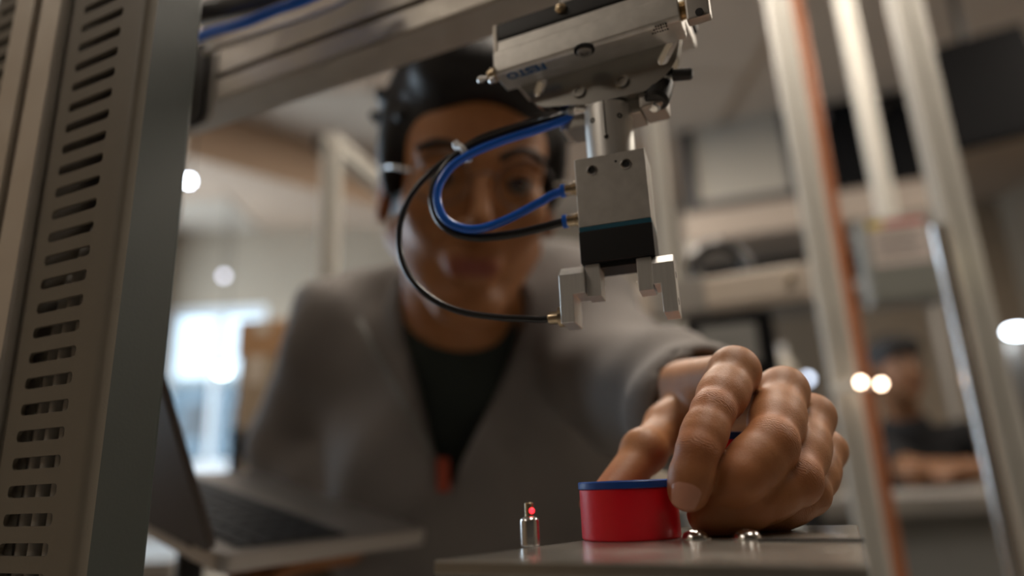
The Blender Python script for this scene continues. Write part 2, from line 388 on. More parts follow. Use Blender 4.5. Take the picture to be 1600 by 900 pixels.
# ================================================================== the machine
# --- the plate the workpieces stand on
Pc = [on_z(*p, 0)[:2] for p in ((677, 876), (906, 845))]
dg = unit(np.append(Pc[1]-Pc[0], 0))[:2]
br = on_z(1340, 820, 0)[:2]                                # back right corner
mu, mv = MU[:2], MV[:2]
def isect(p, d, q, e):
    A = np.array([d, -e]).T; t = np.linalg.solve(A, q-p); return p+d*t[0]
bk = isect(Pc[1], dg, br, mu)                              # where the slanted corner meets the back edge
fl = Pc[0]; fr_ = isect(fl, mu, br, mv)
outline = [tuple(p) for p in (br, bk, fl, fr_)]
plate = thing('mounting_plate', 'glossy metal plate with a slanted corner under the red workpieces', 'plate', (.06, .23, 0))
mb = MB().prism(outline, O3, EX, EY, EZ, -.0045, 0, .0005, 1); make('plate', mb, M['plate'], plate)
for px in (1087, 1168):
    p = on_z(px, 842, 0) if px < 1200 else on_z(1087, 842, 0)+(on_z(1168, 842, 0)-on_z(1087, 842, 0))*1.9
    s = make('screw', MB().lathe([(.0050, 0), (.0050, .0008), (.0044, .0021), (.0029, .0030), (.0014, .0033), (.0013, .0022), (.0001, .0022)], p, EZ, 24), M['steel'], plate)
    make('washer', MB().lathe([(.0062, 0), (.0062, .0005), (.0048, .0006)], p, EZ, 24), M['steel'], s)
sa = on_z(1185, 846, 0); sb = on_z(1352, 846, 0); sd = unit(sb-sa); L = np.linalg.norm(sb-sa)
gs = make('grip_strip', MB().box((sa, sd, np.cross(EZ, sd), EZ), (0, -.0015, 0), (L, .0015, .0007), .0002), M['print_black'], plate)
for k in range(24):
    make('rib', MB().box((sa, sd, np.cross(EZ, sd), EZ), (L*(k+.15)/24, -.0014, .0006), (L*(k+.6)/24, .0014, .0011)), M['black_plastic'], gs, smooth=0)
mb = MB(); mb.box((np.array([.07, .262, 0]), MU, MV, EZ), (-.02, -.02, -.30), (.02, .02, -.0045)); make('pedestal', mb, M['alu'], plate)
# machine base the pedestal stands on
bench = thing('machine_base', 'dark machine table that carries the frame and the plate', 'table', (0, .2, FLOOR_Z))
make('table_top', MB().box((O3, MU, MV, EZ), (-.35, -.12, -.33), (.72, .66, -.30), .002), M['alu_dark'], bench)
for x, y in ((-.32, -.09), (.69, -.09), (-.32, .63), (.69, .63)):
    make('leg', MB().box((O3, MU, MV, EZ), (x-.02, y-.02, FLOOR_Z), (x+.02, y+.02, -.33), .002), M['alu'], bench)

# --- workpieces: red cups with a blue rim
def workpiece(name, label, c, ax, r=.02, h=.0225):
    ax = unit(ax); t = thing(name, label, 'workpiece', c, 'red workpieces with blue rims')
    make('body', MB().lathe([(r-.0006, 0), (r-.0001, .0005), (r, .0012), (r, h-.0034), (r-.0003, h-.0030)], c, ax, 96), M['red'], t)
    make('rim', MB().lathe([(r+.0001, h-.0030), (r+.0004, h-.0027), (r+.0004, h-.0004), (r, h), (r-.0035, h), (r-.0038, h-.0005), (r-.0038, h-.0022), (.0005, h-.0022)], c, ax, 96), M['blue_lid'], t)
    return t
PUCK = np.array([.0446, .2960, 0])
PUCK2_AX = unit((.05, -.08, .95))
_p = at(1146, 686, .306); _e = np.array([0, -1., 0]); _e = unit(_e-PUCK2_AX*(_e@PUCK2_AX))
PUCK2 = _p-_e*.0166-PUCK2_AX*.0195
workpiece('workpiece', 'red round workpiece with blue rim standing on the glossy plate', PUCK, EZ)
workpiece('workpiece', 'red workpiece held inside the fist, mostly hidden behind the index finger', PUCK2, PUCK2_AX, .0166)

# --- little sensor with a red light
sp = on_z(829, 853, 0); Y_S = sp[1]
sen = thing('light_sensor', 'small steel sensor pin with a glowing red light on the plate edge', 'sensor', sp)
make('barrel', MB().lathe([(.0034, 0), (.0037, .0004), (.0037, .0088), (.0034, .0098), (.0024, .0106)], sp, EZ, 28), M['steel'], sen)
make('stem', MB().lathe([(.0017, .0105), (.0017, .0155), (.0014, .0158)], sp, EZ, 20), M['brass'], sen)
make('light', MB().sphere(sp+np.array([.0010, -.0014, .0128]), .0011, 12, 8), mat('red_led', (1, .02, .02), .3, 0, emit=(1, .012, .02), estr=6), sen)

# --- wiring duct on the left post
V0 = .19; UC = V0*1.466; W_D = .029; PITCH = .0119; D_L = UC+.0665     # left end of the slotted wall
def slotted_wall(fr, a0, a1, z0, n, pitch, s0, s1, sh, th):
    """a strip of the wall: n rows with one rounded slot each; a along fr[1], thickness along fr[2]"""
    o, a, b, c = fr; mb = MB()
    inner = rrect(s1-s0, sh, sh*.38, 4, (s0+s1)/2, pitch/2)
    outer = []
    for k, (X_, Z_) in enumerate(((a1, pitch), (a0, pitch), (a0, 0), (a1, 0))):   # ring of points on the cell border
        q = inner[k*5:k*5+5]; side = [(X_, q[i][1]) for i in range(5)]; tb = [(q[i][0], Z_) for i in range(5)]
        outer += ([side[0], side[1], (X_, Z_), tb[3], tb[4]] if k % 2 == 0 else [tb[0], tb[1], (X_, Z_), side[3], side[4]])
    N = len(inner)
    for r in range(n):
        z = z0+r*pitch; vs = []
        for dep in (0, th):
            for x, y in outer: vs.append(o+a*x+b*dep+c*(z+y))
            for x, y in inner: vs.append(o+a*x+b*dep+c*(z+y))
        fs = []
        for k in range(N):
            k2 = (k+1) % N
            fs += [(k, k2, N+k2, N+k), (2*N+k2, 2*N+k, 3*N+k, 3*N+k2), (N+k, N+k2, 3*N+k2, 3*N+k)]
        mb.add(vs, fs)
    return mb
duct = thing('wiring_duct', 'grey slotted cable duct with a grey-green cover beside the near aluminium post', 'cable duct', MU*UC+MV*(V0+.01)+EZ*-.30)
ZD0, NR = -.085, 50
fr = (MV*V0, MU, MV, EZ)
S0, S1 = UC+.0225, UC+.0560
make('slotted_wall', slotted_wall(fr, UC+.0205, D_L, ZD0, NR, PITCH, S0, S1, .0052, .0018), M['duct'], duct)
zt, zb = ZD0+NR*PITCH, ZD0
make('slotted_wall', slotted_wall((MV*(V0+W_D-.0018), MU, MV, EZ), UC+.0205, D_L, ZD0, NR, PITCH, S0, S1, .0052, .0018), M['duct'], duct)
make('back_wall', MB().box(FM, (D_L-.0018, V0, zb), (D_L, V0+W_D, zt)), M['duct'], duct)
lip = [(UC+.0205, V0-.0003), (UC+.0185, V0+.0004), (UC+.0165, V0+.0004), (UC+.0165, V0+.002), (UC+.0205, V0+.002)]
make('rail', MB().prism(lip, O3, MU, MV, EZ, zb, zt), M['duct'], duct)
lp2 = [(UC+.0200, V0-.0006), (UC+.0185, V0-.0026), (UC+.0050, V0-.0026), (UC+.0022, V0-.0020), (UC+.0006, V0-.0004), (UC-.0004, V0+.0022), (UC+.0002, V0+.0022), (UC+.0022, V0-.0010), (UC+.0170, V0-.0014), (UC+.0172, V0-.0004)]
make('cover_lip', MB().prism(lp2, O3, MU, MV, EZ, zb, zt), M['duct'], duct)
r = .0038; cov = [(UC+.0172, V0-.0012), (UC+r, V0-.0012)]
cov += [(UC+r-r*math.sin(q), V0-.0012+r-r*math.cos(q)) for q in np.linspace(.2, PI/2, 7)]
cov += [(UC, V0+W_D-r+.001)]+[(UC+r-r*math.cos(q), V0+W_D+.001-r+r*math.sin(q)) for q in np.linspace(.2, PI/2, 6)]
cov += [(UC+.0172, V0+W_D+.001), (UC+.0172, V0+W_D-.001), (UC+.006, V0+W_D-.001), (UC+.002, V0+W_D-.006), (UC+.002, V0+.006), (UC+.006, V0+.0008), (UC+.0172, V0+.0008)]
make('cover', MB().prism(cov, O3, MU, MV, EZ, zb, zt), M['cover'], duct)
for k, (du, dv, m, z0, z1) in enumerate([(.029, .0070, 'cable_grey', zb, .17), (.0385, .0066, 'cable_grey', zb, .16), (.048, .0072, 'cable_grey', zb, .145), (.036, .014, 'blue_hose', zb, .45), (.0555, .0105, 'cable_grey', zb, .12), (.030, .018, 'black_hose', zb, .5)]):
    z1 = min(z1, zt-.004); rad = .0040 if m == 'cable_grey' else .0030
    pts = [MU*(UC+du)+MV*(V0+dv)+EZ*z0, MU*(UC+du+.001)+MV*(V0+dv)+EZ*((z0+z1)/2), MU*(UC+du)+MV*(V0+dv+.002)+EZ*(z1-.03), MU*(UC+du-.002)+MV*(V0+dv+(.010 if dv < .015 else .004))+EZ*z1]
    o = make('cable', MB().tube(pts, rad, 12, 6), M[m])
    lab = {0: 'light grey cable inside the slotted duct, nearest the cover', 1: 'light grey cable inside the slotted duct, second from the cover', 2: 'light grey cable inside the slotted duct, third from the cover', 3: 'blue hose running up inside the slotted duct', 4: 'light grey cable inside the slotted duct, nearest the post', 5: 'black hose at the back inside the slotted duct'}[k]
    tag(o, lab, 'cable', 'cables inside the duct')
# --- aluminium post left of the duct, and the duct beyond it
PW = .046; pu = D_L+.0035+PW/2
post = thing('aluminium_post', 'tall slotted aluminium post at the left edge of the photo', 'post', MU*pu+MV*(V0+.015)+EZ*-.30)
mb = MB().prism(tslot(PW, PW, .0085, .012), MU*pu+MV*(V0-.004+PW/2), MU, MV, EZ, -.30, .62); make('profile', mb, M['alu'], post)
d2 = thing('wiring_duct', 'slotted duct cut by the top left corner, left of the post', 'cable duct', MU*(pu+.05)+MV*V0+EZ*-.3)
a0 = pu+PW/2+.004
make('slotted_wall', slotted_wall((MV*(V0+.012), MU, MV, EZ), a0, a0+.05, .02, 31, PITCH, a0+.006, a0+.044, .0052, .0018), M['duct'], d2)
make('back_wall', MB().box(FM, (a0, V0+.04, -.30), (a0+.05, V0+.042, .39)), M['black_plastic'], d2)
make('side_wall', MB().box(FM, (a0+.048, V0+.0138, -.30), (a0+.05, V0+.04, .39)), M['duct'], d2)

# --- the horizontal beam, its post and joint
VB = .30; zB0, zB1 = CAM_H+.886*VB, CAM_H+1.030*VB; hB = zB1-zB0; dB = .0275
uL = VB*1.205
beam = thing('aluminium_beam', 'horizontal slotted aluminium beam crossing the top of the photo', 'beam', MU*uL+MV*(VB+dB/2)+EZ*zB0)
sec = [(0, 0), (.0006, -.0006)]
def beam_section():
    h, d = hB, dB; g0, g1 = h*.40, h*.52; P = [(0.0008, 0), (d-.0008, 0), (d, .0008), (d, h-.0008), (d-.0008, h), (.0008, h), (0, h-.0008)]
    P += [(0, g1), (.002, g1), (.002, g1+.003), (.010, g1-.001), (.010, g0+.001), (.002, g0-.003), (.002, g0), (0, g0)]
    P += [(0, .0026), (.0010, .0022), (.0010, .0014), (.0003, .0010)]
    return P
make('profile', MB().prism([(VB+x, zB0+y) for x, y in beam_section()], O3, MV, EZ, MU, -.25, uL+.0625), M['alu'], beam)
jt = thing('frame_bracket', 'dark rounded end bracket where the beam meets the duct side post', 'bracket', MU*(uL+.004)+MV*VB+EZ*zB0)
uD = at_off(322, 110, MV, VB-.005)@MU; uT = at_off(338, 110, MV, VB-.001)@MU; zD0 = at_off(312, 190, MV, VB-.005)[2]; zD1 = at_off(330, 62, MV, VB-.005)[2]
make('end_plate', MB().prism(rrect(.055, zD1-zD0, .009, 6, uD+.0275, (zD0+zD1)/2), O3, MU, EZ, MV, VB-.0065, VB-.0021, .0008), M['black_metal'], jt)
make('trim_plate', MB().prism(rrect(.055+uD-uT, zD1-zD0-.002, .008, 6, uT+.0275+(uD-uT)/2, (zD0+zD1)/2), O3, MU, EZ, MV, VB-.002, VB-.0001, .0006), M['alu_dark'], jt)
make('bolt', MB().lathe([(.004, 0), (.004, .004), (.0032, .0048), (.0018, .0048), (.0018, .002)], MU*(uT+.004)+MV*(VB+.006)+EZ*(zB1-.0005), EZ, 20), M['steel'], jt)
p2 = thing('aluminium_post', 'upper aluminium post behind the cable duct, carrying the beam', 'post', MU*(uL+.083)+MV*(VB+.014)+EZ*.20)
make('profile', MB().prism(tslot(.04, .04), MU*(uL+.0828)+MV*(VB+.0137), MU, MV, EZ, .22, .62), M['alu'], p2)
make('cross_member', MB().prism(tslot(.04, .04), MU*(uL+.0828)+EZ*.56, MU, EZ, MV, V0+PW-.0035, VB-.0065), M['alu'], p2)
# blue hose and dark cable bundle over the beam's left end
pts = [at(300, 62, .40), at(330, 50, .385), at(380, 36, .37), at(430, 16, .36), at(480, -2, .35), at(560, -40, .34)]
tag(make('air_hose', MB().tube(pts, .0032, 14, 6), M['blue_hose']), 'blue air hose running over the left end of the beam', 'hose')
pts = [at(296, 24, .42), at(340, 14, .41), at(400, 2, .40), at(470, -18, .39), at(540, -50, .38)]
tag(make('cable_bundle', MB().tube(pts, .0085, 16, 6), M['black_hose']), 'thick black cable sleeve in the top left above the blue hose', 'cable')
pts = [at(318, 84, .39), at(360, 68, .38), at(420, 48, .375), at(500, 20, .37), at(560, -8, .36)]
tag(make('cable', MB().tube(pts, .0014, 10, 6), M['cable_grey']), 'thin grey cable lying along the top of the beam', 'cable')

# --- pneumatic slide under the beam
VS = .27
zs = lambda q, v=VS: CAM_H+q*v
us0, us1 = .132*VS, .476*VS
slide = thing('linear_slide', 'pneumatic slide with blue lettering hanging under the beam', 'pneumatic slide', MU*(us0+us1)/2+MV*.30+EZ*zs(.70))
zb_ = zs(.7285); zf = zs(.7345); zt_ = zs(.779)
body = [(VS, zf), (VS+.0018, zb_), (VS+.0165, zb_), (VS+.0165, zt_-.004), (VS+.05, zt_+.002), (VS+.05, zt_+.0095), (VS+.0057, zt_+.0095), (VS+.0052, zt_+.0006), (VS+.0042, zt_), (VS+.0006, zt_), (VS, zt_-.0008)]
make('body', MB().prism(body, O3, MV, EZ, MU, us0, us1, .0005, 1), M['alu_cast'], slide)
make('rail', MB().box(FM, (us0-.002, VS+.0056, zt_+.0096), (us1+.0012, VS+.05, zt_+.0205), .0018), M['black_metal'], slide)
make('end_plate', MB().box(FM, (us1-.0002, VS+.0048, zt_-.001), (us1+.0018, VS+.050, zt_+.0195), .0005), M['alu'], slide)
make('mount_block', MB().box(FM, (us0+.004, VS+.022, zt_+.0205), (us1-.03, VS+.062, zB0), .001), M['alu_dark'], slide)
def cap_screw(parent, c, ax, r, h, m='steel'):
    s = make('screw', MB().lathe([(r, 0), (r, h*.8), (r*.9, h), (r*.55, h), (r*.55, h*.35), (r*.01, h*.35)], c, ax, 24), M[m], parent); return s
make('bolt', MB().lathe([(.0028, 0), (.0028, .0010), (.0018, .0014), (.0018, .0026), (.0012, .0030)], at_off(877, 14, MV, VS+.0056), -MV, 18), M['brass'], slide)
c = MU*(at_off(913, 79, EZ, zb_)@MU)+MV*(at_off(913, 79, EZ, zb_-CAM_H) @ MV)+EZ*zb_
c = on_z(913, 79, zb_)
make('bore', MB().lathe([(.0050, .00005), (.0050, -.0008), (.0040, -.0008), (.0040, .0002), (.0001, .0002)], c, -EZ, 28), M['hole'], slide)
cap_screw(slide, c, -EZ, .0036, .0016, 'alu_dark')
# left end: speed-control needle and fitting
c = at_off(768, 112, MU, us1)
make('fitting', MB().lathe([(.0036, -.001), (.0036, .0014), (.0028, .0016), (.0028, .0030), (.0022, .0034)], c+MV*.003, MU, 20), M['brass'], slide)
make('needle', MB().lathe([(.0012, 0), (.0012, .0065), (.0018, .0068), (.0018, .0085), (.0012, .0092)], c+MV*.003-EZ*.0004, MU, 16), M['steel'], slide)
make('screw', MB().lathe([(.0019, -.001), (.0019, .0016), (.0013, .0022)], c+MV*.0018-EZ*.0036, MU, 16), M['steel'], slide)
# right end: brass thread and the stop plate with a hole
c = MU*us0+MV*(VS+.006)+EZ*(zs(.757))
prof = []; 
for k in range(6): prof += [(.0045, k*.0009), (.0039, k*.0009+.00045)]
make('thread', MB().lathe(prof, c+MU*.0005, -MU, 24), M['brass'], slide)
x0, x1 = us0-.0130, us0-.0052
pl = rrect(.022, .030, .002, 4, VS+.008, zs(.765))
make('stop_plate', MB().box(FM, (us0-.0135, VS-.0015, zs(.716)), (us0-.0030, VS+.0045, zs(.90)), .0012), M['alu_dark'], slide)
make('bore', MB().lathe([(.0017, .0002), (.0017, .0012), (.0012, .0012), (.0001, .0012)], at_off(1093, 20, MV, VS-.0015), -MV, 20), M['hole'], slide)
# lettering on the underside, printed so that it reads from the far side
def lettering(parent, text, c, xdir, ydir, size, m, sx=1, bold=0):
    cu = bpy.data.curves.new('lettering', 'FONT'); cu.body = text; cu.size = size; cu.align_x = 'CENTER'; cu.align_y = 'CENTER'; cu.offset = bold; cu.extrude = .00004
    t = bpy.data.objects.new('lettering_source', cu); COL.objects.link(t)
    dg_ = bpy.context.evaluated_depsgraph_get(); me = bpy.data.meshes.new_from_object(t.evaluated_get(dg_))
    bpy.data.objects.remove(t)
    nd = np.cross(xdir, ydir)
    for v in me.vertices:
        q = np.array(v.co); v.co = Vector(c+xdir*q[0]*sx+ydir*q[1]+nd*q[2]-wloc(parent))
    me.materials.clear(); me.materials.append(M[m]); o = bpy.data.objects.new('lettering', me); COL.objects.link(o); o.parent = parent; return o
tc = on_z(822, 111, zb_)-EZ*.0001
lettering(slide, 'FESTO', tc, MU, MV, .0074, 'print_blue', 1.0, .00022)
for k, (n_, px, py) in enumerate(((7, 1031, 49), (6, 1031, 44), (5, 1032, 39.5))):      # rows of print too small to read in the photo
    o_ = on_z(px, py, zb_); mb = MB()
    for q in range(n_): mb.box((o_, MU, MV, EZ), ((q-n_/2)*.00115, -.0007+.0002*(q % 2), -.00008), ((q-n_/2)*.00115+.00078, .0007-.0003*(q % 3 == 1), .0), 0)
    make('print_row', mb, M['print_black'], slide, smooth=0)

# --- the vertical bracket plate under the slide
VP = .2855; k_ = VP
def uz(a, b): return (a*VP, CAM_H+b*VP)
def arc_corner(p0, p1, p2, r, n=6):
    p0, p1, p2 = map(np.array, (p0, p1, p2)); a = unit(p0-p1); b_ = unit(p2-p1); out = []
    for t in np.linspace(0, 1, n): out.append(tuple((1-t)**2*(p1+a*r)+2*t*(1-t)*p1+t*t*(p1+b_*r)))
    return out
A, B, Cc, D, E_, F_ = uz(.437, .712), uz(.393, .638), uz(.30, .617), uz(.20, .613), uz(.148, .640), uz(.126, .735)
ol = [uz(.437, .735)]+[A]+arc_corner(A, B, Cc, .006)+[Cc]+[D]+arc_corner(D, E_, F_, .008)+[F_]
brk = thing('bracket_plate', 'rounded vertical bracket plate with two slots under the slide', 'bracket', MU*(.28*VP)+MV*(VP+.003)+EZ*(CAM_H+.62*VP))
# plate with two slots: outline minus slots through a boolean-free strip: use bmesh triangle fill
def plate_with_holes(outer, holes, o, a, b_, c, t0, t1):
    bm = bmesh.new(); loops = []
    for lp in [outer]+holes:
        vs = [bm.verts.new(o+a*x+b_*y+c*t0) for x, y in lp]; loops.append(vs)
        for i in range(len(vs)): bm.edges.new((vs[i], vs[(i+1) % len(vs)]))
    bmesh.ops.triangle_fill(bm, use_beauty=True, use_dissolve=False, edges=bm.edges[:])
    r_ = bmesh.ops.extrude_face_region(bm, geom=bm.faces[:]); 
    bmesh.ops.translate(bm, verts=[v for v in r_['geom'] if isinstance(v, bmesh.types.BMVert)], vec=Vector(c*(t1-t0)))
    bmesh.ops.recalc_face_normals(bm, faces=bm.faces); return MB().bm_add(bm)
def slot(p, q, w, n=6):
    p, q = np.array(p), np.array(q); d = unit(q-p); s = np.array([-d[1], d[0]]); out = []
    for k in range(n+1): t = PI*k/n; out.append(tuple(q+(s*math.cos(t)+d*math.sin(t))*w))
    for k in range(n+1): t = PI*k/n; out.append(tuple(p+(-s*math.cos(t)-d*math.sin(t))*w))
    return out
hl = slot(uz(.388, .668), uz(.379, .688), .0026); hr = slot(uz(.166, .660), uz(.145, .692), .0026)
make('plate', plate_with_holes(ol, [hl, hr], O3, MU, EZ, MV, VP, VP+.006), M['plate_steel'], brk)
for px, py in ((905, 143), (972, 127)):
    cap_screw(brk, at_off(px, py, MV, VP), -MV, .0034, .0012, 'plate_steel')
make('foot', MB().box(FM, (.215*VP, VP+.006, CAM_H+.590*VP), (.35*VP, VP+.022, CAM_H+.617*VP), .001), M['alu_dark'], brk)
make('clamp_lug', MB().box(FM, (.175*VP, VP+.002, CAM_H+.588*VP), (.215*VP, VP+.020, CAM_H+.622*VP), .0015), M['alu_dark'], brk)
make('clamp_lug', MB().box(FM, (.345*VP, VP+.007, CAM_H+.595*VP), (.362*VP, VP+.020, CAM_H+.617*VP), .001), M['alu'], brk)
c = at_off(1030, 147, MV, VP+.006)
s = make('clamp_knob', MB().lathe([(.0058, -.006), (.0062, 0), (.0060, .006), (.0048, .0075)], c+EZ*.001, unit(-MV*.4-EZ*.9+MU*.2), 20), M['black_metal'], brk)
make('bolt', MB().lathe([(.0030, 0), (.0032, .0030), (.0022, .0042)], c-EZ*.004+MU*.002, unit(-MV*.4-EZ*.9+MU*.3), 18), M['steel'], s)
make('clamp_screw', MB().lathe([(.0028, 0), (.0028, .008), (.002, .009)], at_off(1052, 118, MV, VP+.004), unit(-MU-EZ*.2), 18), M['black_metal'], brk)

# --- coupling
gu0 = .0420; gz1 = CAM_H+.5165*.283
cc = GU*gu0+GV*(.2902+.0115)
coup = thing('coupling', 'slit steel shaft coupling between the bracket and the gripper', 'coupling', cc+EZ*gz1)
zc1 = CAM_H+.6105*.2855
R = .01165; nn = 64
def ring(notch):
    out = []
    for k in range(nn+1):
        q = -PI/2+notch+(2*PI-2*notch)*k/nn; out.append((R*math.cos(q), R*math.sin(q)))
    if notch: out += [(-.00035, -R+.005), (.00035, -R+.005)]
    else: out = out[:-1]
    return out
zm = gz1+(zc1-gz1)*.30
make('sleeve', MB().prism(ring(.032), cc, GU, GV, EZ, zm, zc1).prism(ring(0), cc, GU, GV, EZ, gz1-.0005, zm), M['alu_mill'], coup)
make('slit_end', MB().lathe([(.0011, 0), (.0011, .0004), (.0001, .0004)], cc+EZ*(zm+.0004)-GV*(R-.0002), -GV, 16), M['hole'], coup)
for q in (-1.02, 4.1):
    d = GU*math.cos(q)+GV*math.sin(q)
    make('set_screw', MB().lathe([(.0013, 0), (.0013, .0006), (.0007, .0006), (.0007, .0002), (.0001, .0002)], cc+d*(R-.0003)+EZ*(zc1-.0085), d, 16), M['hole'], coup)

# --- gripper
GF = .2902; gd = .021; gl, gr = .0582, .0252
grip = thing('gripper', 'parallel gripper with metal body, black base and two metal fingers', 'gripper', GU*gu0+GV*(GF+gd/2)+EZ*.09)
zt1, zt2, zt3 = .1348, .1326, .1174
make('housing', MB().box(FG, (gr, GF, zt1), (gl, GF+gd, gz1), .0005), M['alu_cast'], grip)
make('seal', MB().box(FG, (gr+.0001, GF+.0001, zt2), (gl-.0001, GF+gd-.0001, zt1), .0001, 1), M['teal'], grip)
make('base', MB().box(FG, (gr-.0002, GF-.0002, zt3), (gl+.0002, GF+gd+.0002, zt2), .0005), M['black_plastic'], grip)
make('guide_rail', MB().box(FG, (gr+.003, GF+.003, zt3-.0022), (gl-.003, GF+gd-.003, zt3+.0003), .0003), M['black_metal'], grip)
for px, py in ((925, 266), (978, 256)):
    c = at_off(px, py, GV, GF)
    s = make('screw', MB().lathe([(.0026, -.0003), (.0026, .0003), (.0022, .0006), (.0017, .0006), (.0017, -.0002), (.0001, -.0002)], c, -GV, 28), M['steel'], grip)
    make('bore', MB().lathe([(.00165, -.0001), (.00165, .00012), (.0001, .00012)], c, -GV, 20), M['hole'], s)
make('bore', MB().lathe([(.0006, -.0001), (.0006, .00008), (.0001, .00008)], at_off(962, 252, GV, GF), -GV, 16), M['hole'], grip)
def finger(ui, uo, sgn, name):
    """jaw from inner u (ui) to outer u (uo); sgn +1 for the left (far u) one"""
    j0, j1 = sorted((ui, ui+sgn*.0066))
    jaw = make('jaw', MB().box(FG, (j0, GF+.0015, .1020), (j1, GF+gd-.008, zt3-.0002), .0004), M['alu_mill'], grip)
    a = ui+sgn*.0068; b_ = uo; notch = ui+sgn*(.0105); mid = uo-sgn*.0063
    zt = .1131; zl = .0905; zn = .1035
    prof = [(a, zt), (b_, zt), (b_, zl), (mid, zl), (mid, zn), (a, zn)]
    mb = MB().prism(prof, O3, GU, EZ, GV, GF-.0015, GF+.0145, .0003, 1)
    # sloped top
    mb2 = MB().prism([(GF-.0015, zt-.0003), (GF+.0040, zt+.0045), (GF+.0145, zt+.0045), (GF+.0145, zt-.0003)], O3, GV, EZ, GU, min(a, b_)+.0001*(sgn > 0), max(a, b_), .0003, 1)
    mb.v_off = 0; n0 = len(mb.v); mb.v += mb2.v; mb.f += [tuple(i+n0 for i in f) for f in mb2.f]
    f = make('finger', mb, M['alu_mill'], grip)
    for z in (.1085, .0965):
        make('bore', MB().lathe([(.0016, -.0002), (.0016, .0001), (.0001, .0001)], GU*b_+GV*(GF+.006)+EZ*z, GU*sgn, 18), M['hole'], f)
    return f
f1 = finger(.0503, .0688, 1, 'l'); f2 = finger(.0338, .0176, -1, 'r')
# air fittings on the left side of the gripper
FV = GF+.0075
for k, (px, py) in enumerate(((900, 295), (903, 343))):
    z = at_off(px, py, GV, FV)[2]; c = GU*gl+GV*FV+EZ*z
    ft = make('fitting', MB().lathe([(.0034, -.0003), (.0034, .0022), (.0028, .0026), (.0028, .0065), (.0031, .0068)], c, GU, 24), M['brass'], grip)
    make('release_ring', MB().lathe([(.0033, .0066), (.0033, .0088), (.0020, .0090)], c, GU, 24), M['blue_hose'], ft)
c = GU*.0690+GV*(GF+.004)+EZ*at_off(866, 497, GV, GF+.004)[2]
nut = make('sensor_nut', MB().lathe([(.0046, -.0004), (.0046, .0018), (.0030, .0020), (.0028, .0062), (.0022, .0070)], c, GU, 20), M['brass'], grip)
SENS_END = c+GU*.0066
# --- hoses
def gp(px, py, dv=0): return at_off(px, py, GV, GF+dv)
end_b = GU*(gl+.0075)+GV*FV+EZ*at_off(900, 295, GV, FV)[2]; end_k = GU*(gl+.0075)+GV*FV+EZ*at_off(903, 343, GV, FV)[2]
rb = .0021
pts = [gp(893, 183, .012), gp(868, 193, .009), gp(830, 206, .005), gp(780, 222, .001), gp(735, 241, -.003), gp(703, 263, -.005), gp(684, 296, -.006), gp(688, 331, -.006), gp(710, 352, -.004), gp(745, 358, -.001), gp(790, 344, .003), gp(840, 318, .006), end_b+GU*.006-EZ*.0012, end_b]
tag(make('air_hose', MB().tube(pts, rb, 16, 8), M['blue_hose']), 'blue air hose looping to the upper fitting of the gripper', 'hose')
pts = [gp(893, 179, .016), gp(868, 186, .013), gp(830, 196, .009), gp(780, 212, .005), gp(735, 230, .001), gp(700, 256, -.001), gp(677, 296, -.001), gp(682, 336, -.001), gp(705, 361, 0), gp(745, 371, .002), gp(800, 366, .005), gp(850, 355, .007), end_k+GU*.006-EZ*.0006, end_k]
tag(make('air_hose', MB().tube(pts, rb, 16, 8), M['black_hose']), 'black air hose looping to the lower fitting of the gripper', 'hose')
pts = [gp(893, 176, .020), gp(860, 183, .018), gp(800, 199, .014), gp(750, 216, .009), gp(712, 240, .006), gp(672, 270, .004), gp(641, 308, .003), gp(625, 352, .002), gp(626, 398, .002), gp(644, 438, .002), gp(680, 470, .003), gp(725, 488, .004), gp(780, 496, .004), gp(820, 498, .004), SENS_END+GU*.004, SENS_END]
tag(make('sensor_cable', MB().tube(pts, .0016, 14, 8), M['black_hose']), 'thin black sensor cable in a wide loop to the left gripper finger', 'cable')
def tie(c, d, r1, label):
    t = thing('cable_tie', label, 'cable tie', c, 'white cable ties'); d = unit(d)
    make('band', MB().lathe([(r1, -.0013), (r1+.0005, -.0012), (r1+.0005, .0012), (r1, .0013)], c, d, 20), M['white_plastic'], t)
    s = unit(np.cross(d, GV)); 
    if s[2] < 0: s = -s
    make('head', MB().box((c+s*(r1+.0012), d, s, np.cross(d, s)), (-.0017, -.0013, -.002), (.0017, .0022, .002), .0003), M['white_plastic'], t)
    make('tail', MB().box((c-s*(r1+.0004), d, s, np.cross(d, s)), (-.0011, -.0018, -.0006), (.0011, .0004, .0006), .0002), M['white_plastic'], t)
tie(gp(724, 239, -.001), gp(735, 235, 0)-gp(712, 249, -.003), .0044, 'white cable tie holding the hoses near the loop, left of the gripper')
tie(gp(889, 181, .014), gp(893, 180, .014)-gp(868, 189, .011), .0046, 'white cable tie holding the hoses beneath the bracket plate')
